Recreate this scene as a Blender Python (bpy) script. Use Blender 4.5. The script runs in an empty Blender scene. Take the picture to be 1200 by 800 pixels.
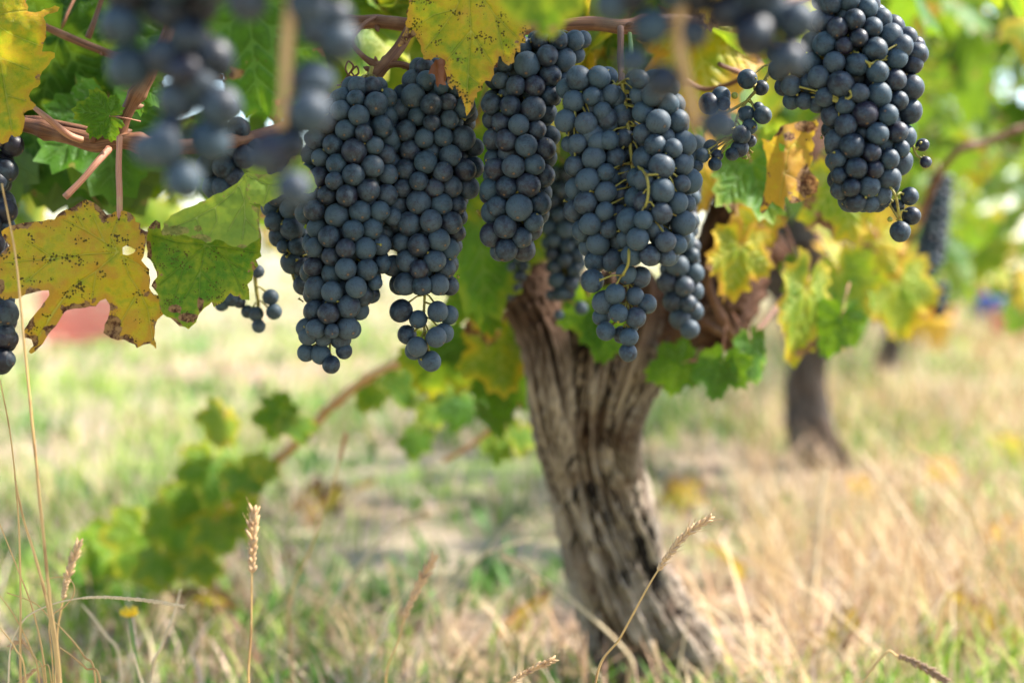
import bpy, math, random
import numpy as np
from mathutils import Vector, Matrix, noise
from mathutils.geometry import delaunay_2d_cdt

random.seed(7)
RNG = np.random.default_rng(7)
SC = bpy.context.scene
COL = SC.collection
R = math.radians

# ------------------------------------------------------------------ camera, sky, sun, exposure
CAM_H, PITCH, FPX, FOCUS, FSTOP = 0.44, math.atan(100 / 1667), 1667.0, 0.83, 4.0
SUN_EL, SUN_AZ = R(48), R(80)          # azimuth clockwise from +Y: from the right and a little behind the vine
SUN_POWER, SKY_POWER, EXPOSURE = 4.8, 0.14, 1.66

cam_d = bpy.data.cameras.new('camera')
cam = bpy.data.objects.new('camera', cam_d)
COL.objects.link(cam)
cam.location = (0, 0, CAM_H)
cam.rotation_euler = (math.pi / 2 - PITCH, 0, 0)
cam_d.lens, cam_d.sensor_width = 50, 36
cam_d.clip_start, cam_d.clip_end = 0.02, 600
cam_d.dof.use_dof = True
cam_d.dof.focus_distance = FOCUS
cam_d.dof.aperture_fstop = FSTOP
cam_d.dof.aperture_blades = 9
SC.camera = cam

world = bpy.data.worlds.new('World')
SC.world = world
world.use_nodes = True
wn = world.node_tree
sky = wn.nodes.new('ShaderNodeTexSky')
sky.sky_type = 'NISHITA'
sky.sun_disc = False
sky.sun_elevation, sky.sun_rotation = SUN_EL, SUN_AZ
sky.air_density, sky.dust_density, sky.ozone_density = 1.0, 1.0, 1.0
wn.links.new(sky.outputs['Color'], wn.nodes['Background'].inputs['Color'])
wn.nodes['Background'].inputs['Strength'].default_value = SKY_POWER

sun_d = bpy.data.lights.new('sun', 'SUN')
sun_d.energy, sun_d.angle, sun_d.color = SUN_POWER, R(4.0), (1.0, 0.945, 0.86)
sun = bpy.data.objects.new('sun', sun_d)
COL.objects.link(sun)
to_sun = Vector((math.cos(SUN_EL) * math.sin(SUN_AZ), math.cos(SUN_EL) * math.cos(SUN_AZ), math.sin(SUN_EL)))
sun.rotation_euler = (-to_sun).to_track_quat('-Z', 'Y').to_euler()
sun.location = (3, 2, 5)

SC.view_settings.view_transform = 'Standard'
SC.view_settings.look = 'None'
SC.view_settings.exposure = EXPOSURE
SC.view_settings.gamma = 1
SC.render.engine = 'CYCLES'
SC.cycles.use_denoising = True
SC.cycles.max_bounces = 7
SC.cycles.diffuse_bounces = 4
SC.cycles.glossy_bounces = 3
SC.cycles.transmission_bounces = 5
SC.cycles.caustics_reflective = SC.cycles.caustics_refractive = False

# ------------------------------------------------------------------ placing helpers
C0 = Vector((0, 0, CAM_H))
FW = Vector((0, math.cos(PITCH), -math.sin(PITCH)))
UP = Vector((0, math.sin(PITCH), math.cos(PITCH)))
RT = Vector((1, 0, 0))
CAMB = Matrix((RT, UP, -FW)).transposed()          # columns: right, up, toward the lens


def P(px, py, d):
    return C0 + FW * d + RT * ((px - 600) / FPX * d) + UP * ((400 - py) / FPX * d)


def tag(o, label=None, cat=None, group=None, kind=None):
    if label: o['label'] = label
    if cat: o['category'] = cat
    if group: o['group'] = group
    if kind: o['kind'] = kind
    return o


def empty(name, loc):
    o = bpy.data.objects.new(name, None)
    o.empty_display_size = 0.02
    o.location = loc
    COL.objects.link(o)
    return o


def put(name, me, parent=None, loc=(0, 0, 0)):
    o = bpy.data.objects.new(name, me)
    o.location = loc
    COL.objects.link(o)
    if parent: o.parent = parent
    return o


def mesh(name, verts, faces, mat=None, smooth=True, attrs=None):
    me = bpy.data.meshes.new(name)
    if isinstance(verts, np.ndarray) and isinstance(faces, np.ndarray):
        n, k = faces.shape
        me.vertices.add(len(verts))
        me.vertices.foreach_set('co', verts.astype(np.float32).ravel())
        me.loops.add(n * k)
        me.loops.foreach_set('vertex_index', faces.astype(np.int32).ravel())
        me.polygons.add(n)
        me.polygons.foreach_set('loop_start', np.arange(0, n * k, k, dtype=np.int32))
        me.polygons.foreach_set('loop_total', np.full(n, k, dtype=np.int32))
        me.update(calc_edges=True)
        me.validate()
    else:
        me.from_pydata([tuple(v) for v in verts], [], [tuple(f) for f in faces])
        me.update()
    if smooth:
        me.polygons.foreach_set('use_smooth', np.ones(len(me.polygons), dtype=bool))
    for nm, (typ, arr) in (attrs or {}).items():
        a = me.attributes.new(nm, typ, 'POINT')
        key = {'FLOAT': 'value', 'FLOAT_VECTOR': 'vector', 'FLOAT_COLOR': 'color'}[typ]
        a.data.foreach_set(key, np.asarray(arr, dtype=np.float32).ravel())
    if mat: me.materials.append(mat)
    return me


class Geo:
    """collects tubes, blobs and strips for one mesh"""
    def __init__(self):
        self.v, self.f, self.a = [], [], []

    def tube(self, pts, rad, n=8, rough=0.0, val=None, cap=True):
        pts = [Vector(p) for p in pts]
        if not hasattr(rad, '__len__'): rad = [rad] * len(pts)
        base = len(self.v)
        t0 = (pts[1] - pts[0]).normalized()
        x = t0.orthogonal().normalized()
        L = 0
        for i, p in enumerate(pts):
            t = (pts[min(i + 1, len(pts) - 1)] - pts[max(i - 1, 0)]).normalized()
            x = (x - t * x.dot(t)).normalized()
            y = t.cross(x)
            if i: L += (p - pts[i - 1]).length
            for k in range(n):
                a = 2 * math.pi * k / n
                r = rad[i] * (1 + (rough * noise.noise(Vector((math.cos(a) * 1.5, math.sin(a) * 1.5, L * 40 + base))) if rough else 0))
                self.v.append(p + (x * math.cos(a) + y * math.sin(a)) * r)
                self.a.append((math.cos(a), math.sin(a), L))
        for i in range(len(pts) - 1):
            for k in range(n):
                a, b = base + i * n + k, base + i * n + (k + 1) % n
                self.f.append((a, b, b + n, a + n))
        if cap:
            self.f.append(tuple(base + k for k in reversed(range(n))))
            e = base + (len(pts) - 1) * n
            self.f.append(tuple(e + k for k in range(n)))
        return self

    def blob(self, c, axis, ln, r, n=6, m=4, val=1.0):
        axis = Vector(axis).normalized()
        pts = [Vector(c) + axis * (ln * (-0.5 + j / m)) for j in range(m + 1)]
        rr = [max(r * math.sin(math.pi * (j + 0.15) / (m + 0.3)) ** 0.7, r * 0.1) for j in range(m + 1)]
        return self.tube(pts, rr, n, val=val)

    def build(self, name, mat, parent=None, origin=Vector((0, 0, 0)), smooth=True):
        v = [p - origin for p in self.v]
        me = mesh(name, v, self.f, mat, smooth, {'tuv': ('FLOAT_VECTOR', self.a)})
        return put(name, me, parent)


def spline(pts, n=8):
    """Catmull-Rom through points (tuples of any length)"""
    pts = [np.array(p, float) for p in pts]
    pts = [2 * pts[0] - pts[1]] + pts + [2 * pts[-1] - pts[-2]]
    out = []
    for i in range(1, len(pts) - 2):
        a, b, c, d = pts[i - 1:i + 3]
        for k in range(n):
            t = k / n
            out.append(0.5 * (2 * b + (c - a) * t + (2 * a - 5 * b + 4 * c - d) * t * t + (3 * b - a - 3 * c + d) * t ** 3))
    out.append(pts[-2])
    return out


# ------------------------------------------------------------------ materials
def new_mat(name):
    m = bpy.data.materials.new(name)
    m.use_nodes = True
    nt = m.node_tree
    nt.nodes.clear()
    return m, nt


class N:
    """small node-writing helper"""
    def __init__(self, nt): self.nt = nt

    def node(self, typ, ins=None, **props):
        n = self.nt.nodes.new(typ)
        for k, v in props.items(): setattr(n, k, v)
        for k, v in (ins or {}).items(): self.set(n.inputs[k], v)
        return n

    def set(self, sock, v):
        if isinstance(v, bpy.types.NodeSocket): self.nt.links.new(v, sock)
        else:
            if hasattr(sock.default_value, '__len__') and len(sock.default_value) == 4 and len(v) == 3: v = (*v, 1)
            sock.default_value = v

    def math(self, op, a, b=None, c=None, clamp=False):
        n = self.node('ShaderNodeMath', operation=op, use_clamp=clamp)
        for i, v in enumerate((a, b, c)):
            if v is not None: self.set(n.inputs[i], v)
        return n.outputs[0]

    def vmath(self, op, a, b=None, scale=None):
        n = self.node('ShaderNodeVectorMath', operation=op)
        self.set(n.inputs[0], a)
        if b is not None: self.set(n.inputs[1], b)
        if scale is not None: self.set(n.inputs['Scale'], scale)
        return n.outputs['Value'] if op in ('LENGTH', 'DISTANCE', 'DOT_PRODUCT') else n.outputs[0]

    def noise(self, vec, scale, detail=3, rough=0.55, out='Fac'):
        return self.node('ShaderNodeTexNoise', {'Vector': vec, 'Scale': scale, 'Detail': detail, 'Roughness': rough}).outputs[out]

    def step(self, x, a, b):
        return self.node('ShaderNodeMapRange', {'Value': x, 'From Min': a, 'From Max': b}, interpolation_type='SMOOTHSTEP').outputs[0]

    def mix(self, f, a, b, blend='MIX'):
        n = self.node('ShaderNodeMix', data_type='RGBA', blend_type=blend)
        self.set(n.inputs[0], f); self.set(n.inputs[6], a); self.set(n.inputs[7], b)
        return n.outputs[2]

    def attr(self, name, out='Vector'):
        return self.node('ShaderNodeAttribute', attribute_name=name).outputs[out]

    def comb(self, x, y, z):
        return self.node('ShaderNodeCombineXYZ', {'X': x, 'Y': y, 'Z': z}).outputs[0]

    def sep(self, v):
        return self.node('ShaderNodeSeparateXYZ', {'Vector': v}).outputs

    def bump(self, h, strength=0.3, dist=0.001):
        return self.node('ShaderNodeBump', {'Height': h, 'Strength': strength, 'Distance': dist}).outputs[0]

    def out(self, shader):
        self.node('ShaderNodeOutputMaterial', {'Surface': shader})

    def bsdf(self, col, rough, normal=None, spec=0.5, **kw):
        ins = {'Base Color': col, 'Roughness': rough, 'Specular IOR Level': spec}
        if normal is not None: ins['Normal'] = normal
        ins.update(kw)
        return self.node('ShaderNodeBsdfPrincipled', ins).outputs[0]


def grape_mat():
    m, nt = new_mat('grape_skin')
    n = N(nt)
    co = n.attr('gco')
    rnd = n.math('ADD', n.node('ShaderNodeObjectInfo').outputs['Random'], n.attr('grand', 'Fac'))
    off = n.vmath('ADD', co, n.comb(n.math('MULTIPLY', rnd, 91.0), n.math('MULTIPLY', rnd, 37.0), n.math('MULTIPLY', rnd, 53.0)))
    big = n.noise(off, 1.3, 3, 0.6)
    mid = n.noise(off, 4.5, 5, 0.7)
    fine = n.noise(off, 22, 3, 0.6)
    streak = n.noise(n.vmath('MULTIPLY', off, (1.0, 9.0, 2.5)), 2.2, 2)
    b = n.math('ADD', n.math('MULTIPLY', big, 0.85), n.math('MULTIPLY', mid, 0.65))
    b = n.math('ADD', b, n.math('MULTIPLY', fine, 0.25))
    b = n.math('ADD', b, n.math('MULTIPLY', n.math('FRACT', n.math('MULTIPLY', rnd, 17.3)), 0.34))
    b = n.math('ADD', b, n.node('ShaderNodeSeparateColor', {'Color': n.node('ShaderNodeObjectInfo').outputs['Color']}).outputs[0])
    bloom = n.step(b, 1.20, 1.72)
    rub = n.step(streak, 0.57, 0.67)
    bloom = n.math('MULTIPLY', bloom, n.math('SUBTRACT', 1.0, n.math('MULTIPLY', rub, 0.65)))
    hue = n.math('FRACT', n.math('MULTIPLY', rnd, 7.7))
    skin = n.mix(hue, (0.004, 0.007, 0.014), (0.012, 0.006, 0.015))
    wax = n.mix(hue, (0.037, 0.066, 0.089), (0.049, 0.072, 0.091))
    col = n.mix(n.math('MULTIPLY', bloom, 0.92), skin, wax)
    # pale specks and the dry brown scar at the far pole
    vor = n.node('ShaderNodeTexVoronoi', {'Vector': off, 'Scale': 5.5}).outputs['Distance']
    col = n.mix(n.math('MULTIPLY', n.step(vor, 0.085, 0.04), 0.55), col, (0.20, 0.19, 0.16))
    vor2 = n.node('ShaderNodeTexVoronoi', {'Vector': n.vmath('ADD', off, (5.1, 2.2, 9.3)), 'Scale': 1.6}).outputs['Distance']
    col = n.mix(n.math('MULTIPLY', n.step(n.math('ADD', vor2, n.math('MULTIPLY', fine, 0.06)), 0.15, 0.08), 0.8), col, (0.07, 0.04, 0.025))
    sd = n.vmath('DISTANCE', co, (0.0, 0.0, -1.0))
    sd = n.math('ADD', sd, n.math('MULTIPLY', n.math('SUBTRACT', fine, 0.5), 0.06))
    col = n.mix(n.step(sd, 0.13, 0.08), col, (0.13, 0.075, 0.04))
    col = n.mix(n.math('MULTIPLY', n.step(n.math('ABSOLUTE', n.math('SUBTRACT', sd, 0.17)), 0.06, 0.0), 0.5), col, (0.02, 0.02, 0.03))
    rough = n.math('ADD', 0.40, n.math('MULTIPLY', bloom, 0.24))
    h = n.math('ADD', n.math('MULTIPLY', fine, 0.4), n.math('MULTIPLY', mid, 0.6))
    s = n.bsdf(col, rough, n.bump(h, 0.18, 0.0007), 0.36, **{'Sheen Weight': n.math('MULTIPLY', bloom, 0.04), 'Sheen Roughness': 0.45, 'Sheen Tint': (0.62, 0.75, 0.92, 1), 'Subsurface Weight': 0.0})
    n.out(s)
    return m


def leaf_mat(name, from_mesh):
    """green / yellow / brown vine leaf; r = yellowing, g = spots, b = dead margin"""
    m, nt = new_mat(name)
    n = N(nt)
    lco = n.attr('lco')
    if from_mesh:
        tint = n.attr('ltint', 'Color'); seed = lco
    else:
        oi = n.node('ShaderNodeObjectInfo')
        tint = oi.outputs['Color']
        seed = n.vmath('ADD', lco, n.comb(0.0, 0.0, n.math('MULTIPLY', oi.outputs['Random'], 61.0)))
    t = n.node('ShaderNodeSeparateColor', {'Color': tint}).outputs
    vein, edge = n.attr('veind', 'Fac'), n.attr('edged', 'Fac')
    n1, n2, n3 = n.noise(seed, 1.7, 4, 0.6), n.noise(seed, 7, 4, 0.65), n.noise(seed, 34, 3, 0.6)
    yl = n.math('ADD', t[0], n.math('MULTIPLY', n.math('SUBTRACT', n1, 0.5), n.math('ADD', 0.35, n.math('MULTIPLY', t[0], 0.75))))
    yl = n.math('ADD', yl, n.math('MULTIPLY', n.math('SUBTRACT', n2, 0.5), 0.45))
    yl = n.math('ADD', yl, n.math('MULTIPLY', n.step(edge, 0.22, 0.0), n.math('MULTIPLY', t[0], 0.4)))
    yl = n.math('SUBTRACT', yl, n.math('MULTIPLY', n.step(vein, 0.08, 0.0), 0.06))
    ramp = n.node('ShaderNodeValToRGB', {'Fac': yl})
    e = ramp.color_ramp.elements
    e[0].position, e[0].color = 0.05, (0.020, 0.088, 0.005, 1)
    e[1].position, e[1].color = 0.32, (0.070, 0.205, 0.008, 1)
    for p, c in ((0.55, (0.28, 0.34, 0.016)), (0.74, (0.58, 0.42, 0.018)), (0.95, (0.60, 0.29, 0.03))):
        x = e.new(p); x.color = (*c, 1)
    col = n.mix(n.math('MULTIPLY', n.math('SUBTRACT', n3, 0.38), 0.35, clamp=True), ramp.outputs['Color'], (0.02, 0.04, 0.006))
    # fine vein network
    v3 = n.node('ShaderNodeTexVoronoi', {'Vector': seed, 'Scale': 19.0}, feature='DISTANCE_TO_EDGE').outputs['Distance']
    net = n.step(v3, 0.05, 0.0)
    col = n.mix(n.math('MULTIPLY', net, 0.30), col, n.mix(n.step(t[0], 0.25, 0.7), (0.10, 0.22, 0.03), (0.50, 0.45, 0.08)))
    vm = n.step(vein, 0.015, 0.004)
    vcol = n.mix(n.step(t[0], 0.25, 0.7), (0.12, 0.25, 0.045), (0.56, 0.48, 0.10))
    if not from_mesh: vcol = n.mix(oi.outputs['Alpha'], (0.62, 0.62, 0.30), vcol)
    col = n.mix(n.math('MULTIPLY', vm, 0.5), col, vcol)
    # rust spots
    wob = n.vmath('ADD', seed, n.vmath('SCALE', n.noise(seed, 30, 2, out='Color'), scale=0.05))
    vs = n.node('ShaderNodeTexVoronoi', {'Vector': wob, 'Scale': 17.0})
    thr = n.math('MULTIPLY', n.step(n.noise(seed, 2.6, 2), 0.44, 0.66), n.math('MULTIPLY', t[1], 0.55))
    keep = n.math('GREATER_THAN', n.node('ShaderNodeSeparateColor', {'Color': vs.outputs['Color']}).outputs[0], 0.45)
    sp = n.step(n.math('SUBTRACT', vs.outputs['Distance'], n.math('MULTIPLY', thr, keep)), 0.05, -0.03)
    col = n.mix(n.math('MULTIPLY', sp, n.step(t[1], 0.0, 0.2)), col, (0.060, 0.022, 0.008))
    # dead margin
    dm = n.math('ADD', n.math('MULTIPLY', n.math('SUBTRACT', n.noise(n.vmath('ADD', seed, (3.3, 7.1, 1.9)), 2.3, 3), 0.56), 2.6), n.math('MULTIPLY', n.math('SUBTRACT', n2, 0.5), 0.9))
    dm = n.math('SUBTRACT', n.math('ADD', dm, n.math('MULTIPLY', t[2], 0.45)), n.math('MULTIPLY', edge, 2.0))
    dmask = n.math('MULTIPLY', n.step(dm, 0.05, 0.13), n.step(t[2], 0.0, 0.12))
    dp = n.math('ADD', n.attr('deadp', 'Fac'), n.math('MULTIPLY', n.math('SUBTRACT', n2, 0.5), 0.9))
    dmask = n.math('MAXIMUM', dmask, n.step(dp, 0.42, 0.56))
    dead = n.mix(n.step(n2, 0.4, 0.62), (0.085, 0.028, 0.012), (0.40, 0.22, 0.09))
    col = n.mix(dmask, col, dead)
    back = n.node('ShaderNodeNewGeometry').outputs['Backfacing']
    if not from_mesh: col = n.mix(n.math('MULTIPLY', n.math('SUBTRACT', 1.0, oi.outputs['Alpha']), 0.62), col, (0.42, 0.52, 0.09))
    front = col
    col = n.mix(n.math('MULTIPLY', back, 0.22), col, (0.42, 0.47, 0.22))
    h = n.math('SUBTRACT', n.math('MULTIPLY', n2, 0.5), n.math('ADD', n.math('MULTIPLY', n.step(vein, 0.035, 0.0), 0.8), n.math('MULTIPLY', net, 0.25)))
    nor = n.bump(h, 0.8, 0.0014)
    s1 = n.bsdf(col, 0.52, nor, 0.26)
    tcol = n.mix(0.35, front, (0.34, 0.44, 0.015), 'MIX')
    tcol = n.mix(dmask, tcol, n.mix(0.5, dead, (0.05, 0.02, 0.01)))
    s2 = n.node('ShaderNodeBsdfTranslucent', {'Color': tcol}).outputs[0]
    n.out(n.node('ShaderNodeMixShader', {0: 0.42, 1: s1, 2: s2}).outputs[0])
    return m


def cane_mat(name, c1, c2, c3, rough=0.6, sc=1.0, trans=None):
    """streaky bark / stalk: tuv = (cos, sin, metres along)"""
    m, nt = new_mat(name)
    n = N(nt)
    x = n.sep(n.attr('tuv'))
    v = n.comb(x[0], x[1], n.math('MULTIPLY', x[2], 22.0 * sc))
    s = n.noise(n.vmath('MULTIPLY', v, (4.0, 4.0, 1.0)), 1.2, 4, 0.65)
    p = n.noise(n.node('ShaderNodeNewGeometry').outputs['Position'], 45 * sc, 3)
    col = n.mix(n.step(s, 0.35, 0.68), c1, c2)
    col = n.mix(n.math('MULTIPLY', n.step(p, 0.52, 0.72), 0.7), col, c3)
    b = n.bsdf(col, rough, n.bump(n.math('ADD', s, n.math('MULTIPLY', p, 0.3)), 0.5, 0.001), 0.35)
    n.out(b)
    return m


def bark_mat(name, dark, mid, pale, red):
    m, nt = new_mat(name)
    n = N(nt)
    x = n.sep(n.attr('tuv'))
    ridge = n.attr('ridge', 'Fac')
    v = n.comb(x[0], x[1], n.math('MULTIPLY', x[2], 1.6))
    fib = n.noise(n.vmath('MULTIPLY', v, (9.0, 9.0, 2.6)), 1.4, 6, 0.7)
    str2 = n.noise(n.vmath('MULTIPLY', v, (26.0, 26.0, 5.0)), 1.0, 4, 0.7)
    pat = n.noise(n.node('ShaderNodeNewGeometry').outputs['Position'], 14, 4, 0.6)
    k = n.math('ADD', n.math('MULTIPLY', ridge, 0.72), n.math('ADD', n.math('MULTIPLY', fib, 0.38), n.math('MULTIPLY', str2, 0.24)))
    ramp = n.node('ShaderNodeValToRGB', {'Fac': k})
    e = ramp.color_ramp.elements
    e[0].position, e[0].color = 0.55, (*dark, 1)
    e[1].position, e[1].color = 0.75, (*mid, 1)
    y = e.new(0.93); y.color = (*pale, 1)
    col = n.mix(n.math('MULTIPLY', n.step(pat, 0.48, 0.66), 0.65), ramp.outputs['Color'], red)
    col = n.mix(n.math('MULTIPLY', n.attr('head', 'Fac'), 0.85), col, n.mix(n.step(k, 0.6, 0.95), (0.010, 0.005, 0.003), (0.115, 0.050, 0.026)))  # trunk head: red-brown bark, with canopy shade also painted into the colour
    h = n.math('ADD', n.math('MULTIPLY', fib, 0.6), n.math('MULTIPLY', str2, 0.6))
    n.out(n.bsdf(col, 0.85, n.bump(h, 0.9, 0.004), 0.2))
    return m


def plain_mat(name, col, rough=0.5, var=0.25, scale=8.0, spec=0.4):
    m, nt = new_mat(name)
    n = N(nt)
    p = n.noise(n.node('ShaderNodeTexCoord').outputs['Object'], scale, 4)
    c = n.mix(n.math('MULTIPLY', p, var), col, tuple(x * 0.45 for x in col))
    n.out(n.bsdf(c, rough, None, spec))
    return m


def blade_mat():
    m, nt = new_mat('grass_blade')
    n = N(nt)
    c = n.attr('bcol', 'Color')
    s1 = n.bsdf(c, 0.6, None, 0.3)
    s2 = n.node('ShaderNodeBsdfTranslucent', {'Color': c}).outputs[0]
    n.out(n.node('ShaderNodeMixShader', {0: 0.3, 1: s1, 2: s2}).outputs[0])
    return m


def ground_mat():
    m, nt = new_mat('vineyard_soil')
    n = N(nt)
    p = n.node('ShaderNodeNewGeometry').outputs['Position']
    a, b, c = n.noise(p, 1.3, 5, 0.6), n.noise(p, 7, 5, 0.65), n.noise(p, 60, 4, 0.7)
    straw = n.mix(n.step(c, 0.35, 0.7), (0.29, 0.22, 0.145), (0.50, 0.41, 0.29))
    green = n.mix(c, (0.15, 0.25, 0.05), (0.34, 0.42, 0.14))
    soil = n.mix(c, (0.22, 0.135, 0.105), (0.46, 0.33, 0.275))
    col = n.mix(n.step(n.math('ADD', n.math('MULTIPLY', a, 0.5), n.math('MULTIPLY', b, 0.5)), 0.47, 0.59), straw, green)
    col = n.mix(n.step(b, 0.56, 0.70), col, soil)
    n.out(n.bsdf(col, 0.95, n.bump(n.math('ADD', b, c), 0.8, 0.03), 0.1))
    return m


M = dict(
    grape=grape_mat(), leaf=leaf_mat('vine_leaf_blade', False), foliage=leaf_mat('vine_foliage', True),
    cane=cane_mat('cane_bark', (0.085, 0.032, 0.016), (0.22, 0.095, 0.045), (0.30, 0.16, 0.09)),
    petiole=cane_mat('petiole_skin', (0.34, 0.13, 0.085), (0.46, 0.22, 0.13), (0.40, 0.30, 0.12), 0.45),
    rachis=cane_mat('grape_stem', (0.20, 0.17, 0.030), (0.36, 0.30, 0.06), (0.11, 0.035, 0.012), 0.5, 3.0),
    tanstem=cane_mat('tan_stem', (0.50, 0.27, 0.10), (0.62, 0.38, 0.17), (0.50, 0.20, 0.10), 0.5),
    shot=plain_mat('unripe_grape', (0.24, 0.25, 0.03), 0.35, 0.4, 300),
    bark=bark_mat('vine_bark', (0.010, 0.007, 0.005), (0.078, 0.054, 0.039), (0.40, 0.33, 0.26), (0.085, 0.036, 0.018)),
    redbark=bark_mat('arm_bark', (0.020, 0.009, 0.006), (0.060, 0.025, 0.013), (0.13, 0.062, 0.034), (0.12, 0.042, 0.02)),
    greybark=bark_mat('far_bark', (0.012, 0.009, 0.008), (0.05, 0.037, 0.029), (0.14, 0.11, 0.088), (0.11, 0.07, 0.045)),
    straw=cane_mat('straw', (0.46, 0.27, 0.09), (0.66, 0.43, 0.18), (0.26, 0.12, 0.04), 0.55),
    pale_straw=cane_mat('pale_straw', (0.60, 0.45, 0.26), (0.74, 0.58, 0.37), (0.42, 0.28, 0.14), 0.6),
    seed=cane_mat('seed_husk', (0.42, 0.24, 0.11), (0.66, 0.44, 0.24), (0.24, 0.11, 0.05), 0.6, 4.0),
    darkseed=cane_mat('dark_seed_husk', (0.16, 0.09, 0.05), (0.34, 0.21, 0.12), (0.09, 0.05, 0.03), 0.6, 4.0),
    green_stem=cane_mat('green_stem', (0.12, 0.20, 0.05), (0.20, 0.28, 0.08), (0.10, 0.13, 0.03)),
    deadleaf=plain_mat('dead_leaf', (0.20, 0.06, 0.02), 0.7, 0.8, 60),
    blade=blade_mat(), ground=ground_mat(),
    red=plain_mat('red_plastic', (0.66, 0.22, 0.16), 0.4, 0.15, 3), blue=plain_mat('blue_plastic', (0.035, 0.14, 0.60), 0.4, 0.15, 3),
    yellow=plain_mat('yellow_plastic', (0.80, 0.50, 0.04), 0.4, 0.15, 3), orange=plain_mat('orange_plastic', (0.80, 0.20, 0.04), 0.4, 0.15, 3),
    metal=plain_mat('handle_wire', (0.40, 0.40, 0.40), 0.35), petal=plain_mat('yellow_petal', (0.80, 0.52, 0.02), 0.6, 0.2, 90),
)

# ------------------------------------------------------------------ ground and ground cover
g = 150.0
gv = np.array([(-g, -g, 0), (g, -g, 0), (g, g, 0), (-g, g, 0)], float)
tag(put('ground', mesh('ground', gv, np.array([[0, 1, 2, 3]]), M['ground'], False)), kind='structure')


def vnoise(x, y, f, seed):
    return np.array([noise.noise(Vector((a * f, b * f, seed))) for a, b in zip(x, y)])


def blades(name, n, dmin, dmax, power, half, hgt, wid, cols, lean, patch=None, keep=None, flat=0.0):
    """grass blades as bent tapering strips; denser near the vine"""
    u = RNG.random(n)
    d = dmin * (dmax / dmin) ** (u ** power)
    ang = (RNG.random(n) * 2 - 1) * half
    x, y = d * np.sin(ang), d * np.cos(ang)
    k = np.ones(n, bool)
    if patch is not None:
        k &= vnoise(x, y, patch[0], patch[1]) + RNG.normal(0, 0.12, n) > patch[2]
    if keep is not None: k &= keep(x, y)
    x, y, d = x[k], y[k], d[k]
    n = len(x)
    grow = np.clip(d / 2.5, 1, 2.6)
    h = hgt * (0.45 + 0.9 * RNG.random(n)) * np.clip(grow, 1, 1.25)
    w = wid * (0.6 + 0.8 * RNG.random(n)) * grow
    az = RNG.random(n) * 2 * np.pi
    le = lean * (0.3 + RNG.random(n)) * h
    if flat: 
        fl = RNG.random(n) < flat
        le = np.where(fl, h * 1.1, le); h = np.where(fl, h * 0.12 + 0.004, h)
    face = az + np.pi / 2 + RNG.normal(0, 0.5, n)
    V = np.zeros((n, 7, 3))
    for j, (t, ww) in enumerate(((0, 0.75), (0.4, 1.0), (0.75, 0.65))):
        b = t ** 1.8
        px, py, pz = x + np.cos(az) * le * b, y + np.sin(az) * le * b, h * t * (1 - 0.12 * t)
        for s, q in ((-1, 0), (1, 1)):
            V[:, j * 2 + q, 0] = px + s * np.cos(face) * w * ww / 2
            V[:, j * 2 + q, 1] = py + s * np.sin(face) * w * ww / 2
            V[:, j * 2 + q, 2] = pz
    V[:, 6, 0], V[:, 6, 1], V[:, 6, 2] = x + np.cos(az) * le, y + np.sin(az) * le, h * 0.86
    T = np.array([(0, 1, 3), (0, 3, 2), (2, 3, 5), (2, 5, 4), (4, 5, 6)])
    F = (np.arange(n)[:, None, None] * 7 + T[None]).reshape(-1, 3)
    cols = np.array(cols)
    c = cols[RNG.integers(0, len(cols), n)] * (0.75 + 0.5 * RNG.random((n, 1)))
    c = np.concatenate([c, np.ones((n, 1))], 1)
    c = np.repeat(c, 7, axis=0)
    me = mesh(name, V.reshape(-1, 3), F, M['blade'], True, {'bcol': ('FLOAT_COLOR', c)})
    o = put(name, me)
    return o


STRAW = [(0.64, 0.48, 0.28), (0.53, 0.37, 0.20), (0.70, 0.56, 0.37), (0.42, 0.25, 0.14), (0.66, 0.47, 0.34)]
GREEN = [(0.16, 0.29, 0.025), (0.25, 0.40, 0.04), (0.36, 0.48, 0.07), (0.12, 0.24, 0.035), (0.42, 0.50, 0.12)]
tag(blades('straw_mulch', 46000, 1.0, 16, 0.9, R(34), 0.085, 0.0032, STRAW + [(0.66, 0.50, 0.40), (0.30, 0.17, 0.11)], 0.9, (1.9, 21.7, -0.12), None, 0.75), kind='stuff')
tag(blades('green_grass', 40000, 1.0, 20, 0.9, R(34), 0.065, 0.0032, GREEN, 0.7, (2.0, 3.3, 0.10)), kind='stuff')
tag(blades('low_weeds', 13000, 1.2, 9, 0.9, R(30), 0.05, 0.010, [(0.10, 0.20, 0.035), (0.14, 0.27, 0.045), (0.12, 0.23, 0.06), (0.20, 0.33, 0.07)], 0.9, (3.1, 5.3, 0.16)), kind='stuff')
tag(blades('dry_grass', 29000, 1.15, 14, 0.8, R(34), 0.13, 0.0026, [(0.58, 0.42, 0.22), (0.50, 0.35, 0.17), (0.66, 0.52, 0.32), (0.38, 0.23, 0.11)], 0.7, (1.3, 9.1, -0.10), lambda x, y: ((x > 0.14 * y + 0.06) | (RNG.random(len(x)) < 0.06)) & (np.hypot(x - 0.62, y - 2.75) > 0.22)), kind='stuff')


# ------------------------------------------------------------------ bark
def bark(path, n, m, amp, seed, twist=1.0, fine=1.0):
    """path: (px, py, depth, radius px) rows; gives a furrowed trunk surface"""
    sp = spline(path, max(2, m // (len(path) - 1)))
    pts = [P(a[0], a[1], a[2]) for a in sp]
    rad = [a[3] / FPX * a[2] for a in sp]
    return bark_world(pts, rad, n, amp, seed, twist, fine)


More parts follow.
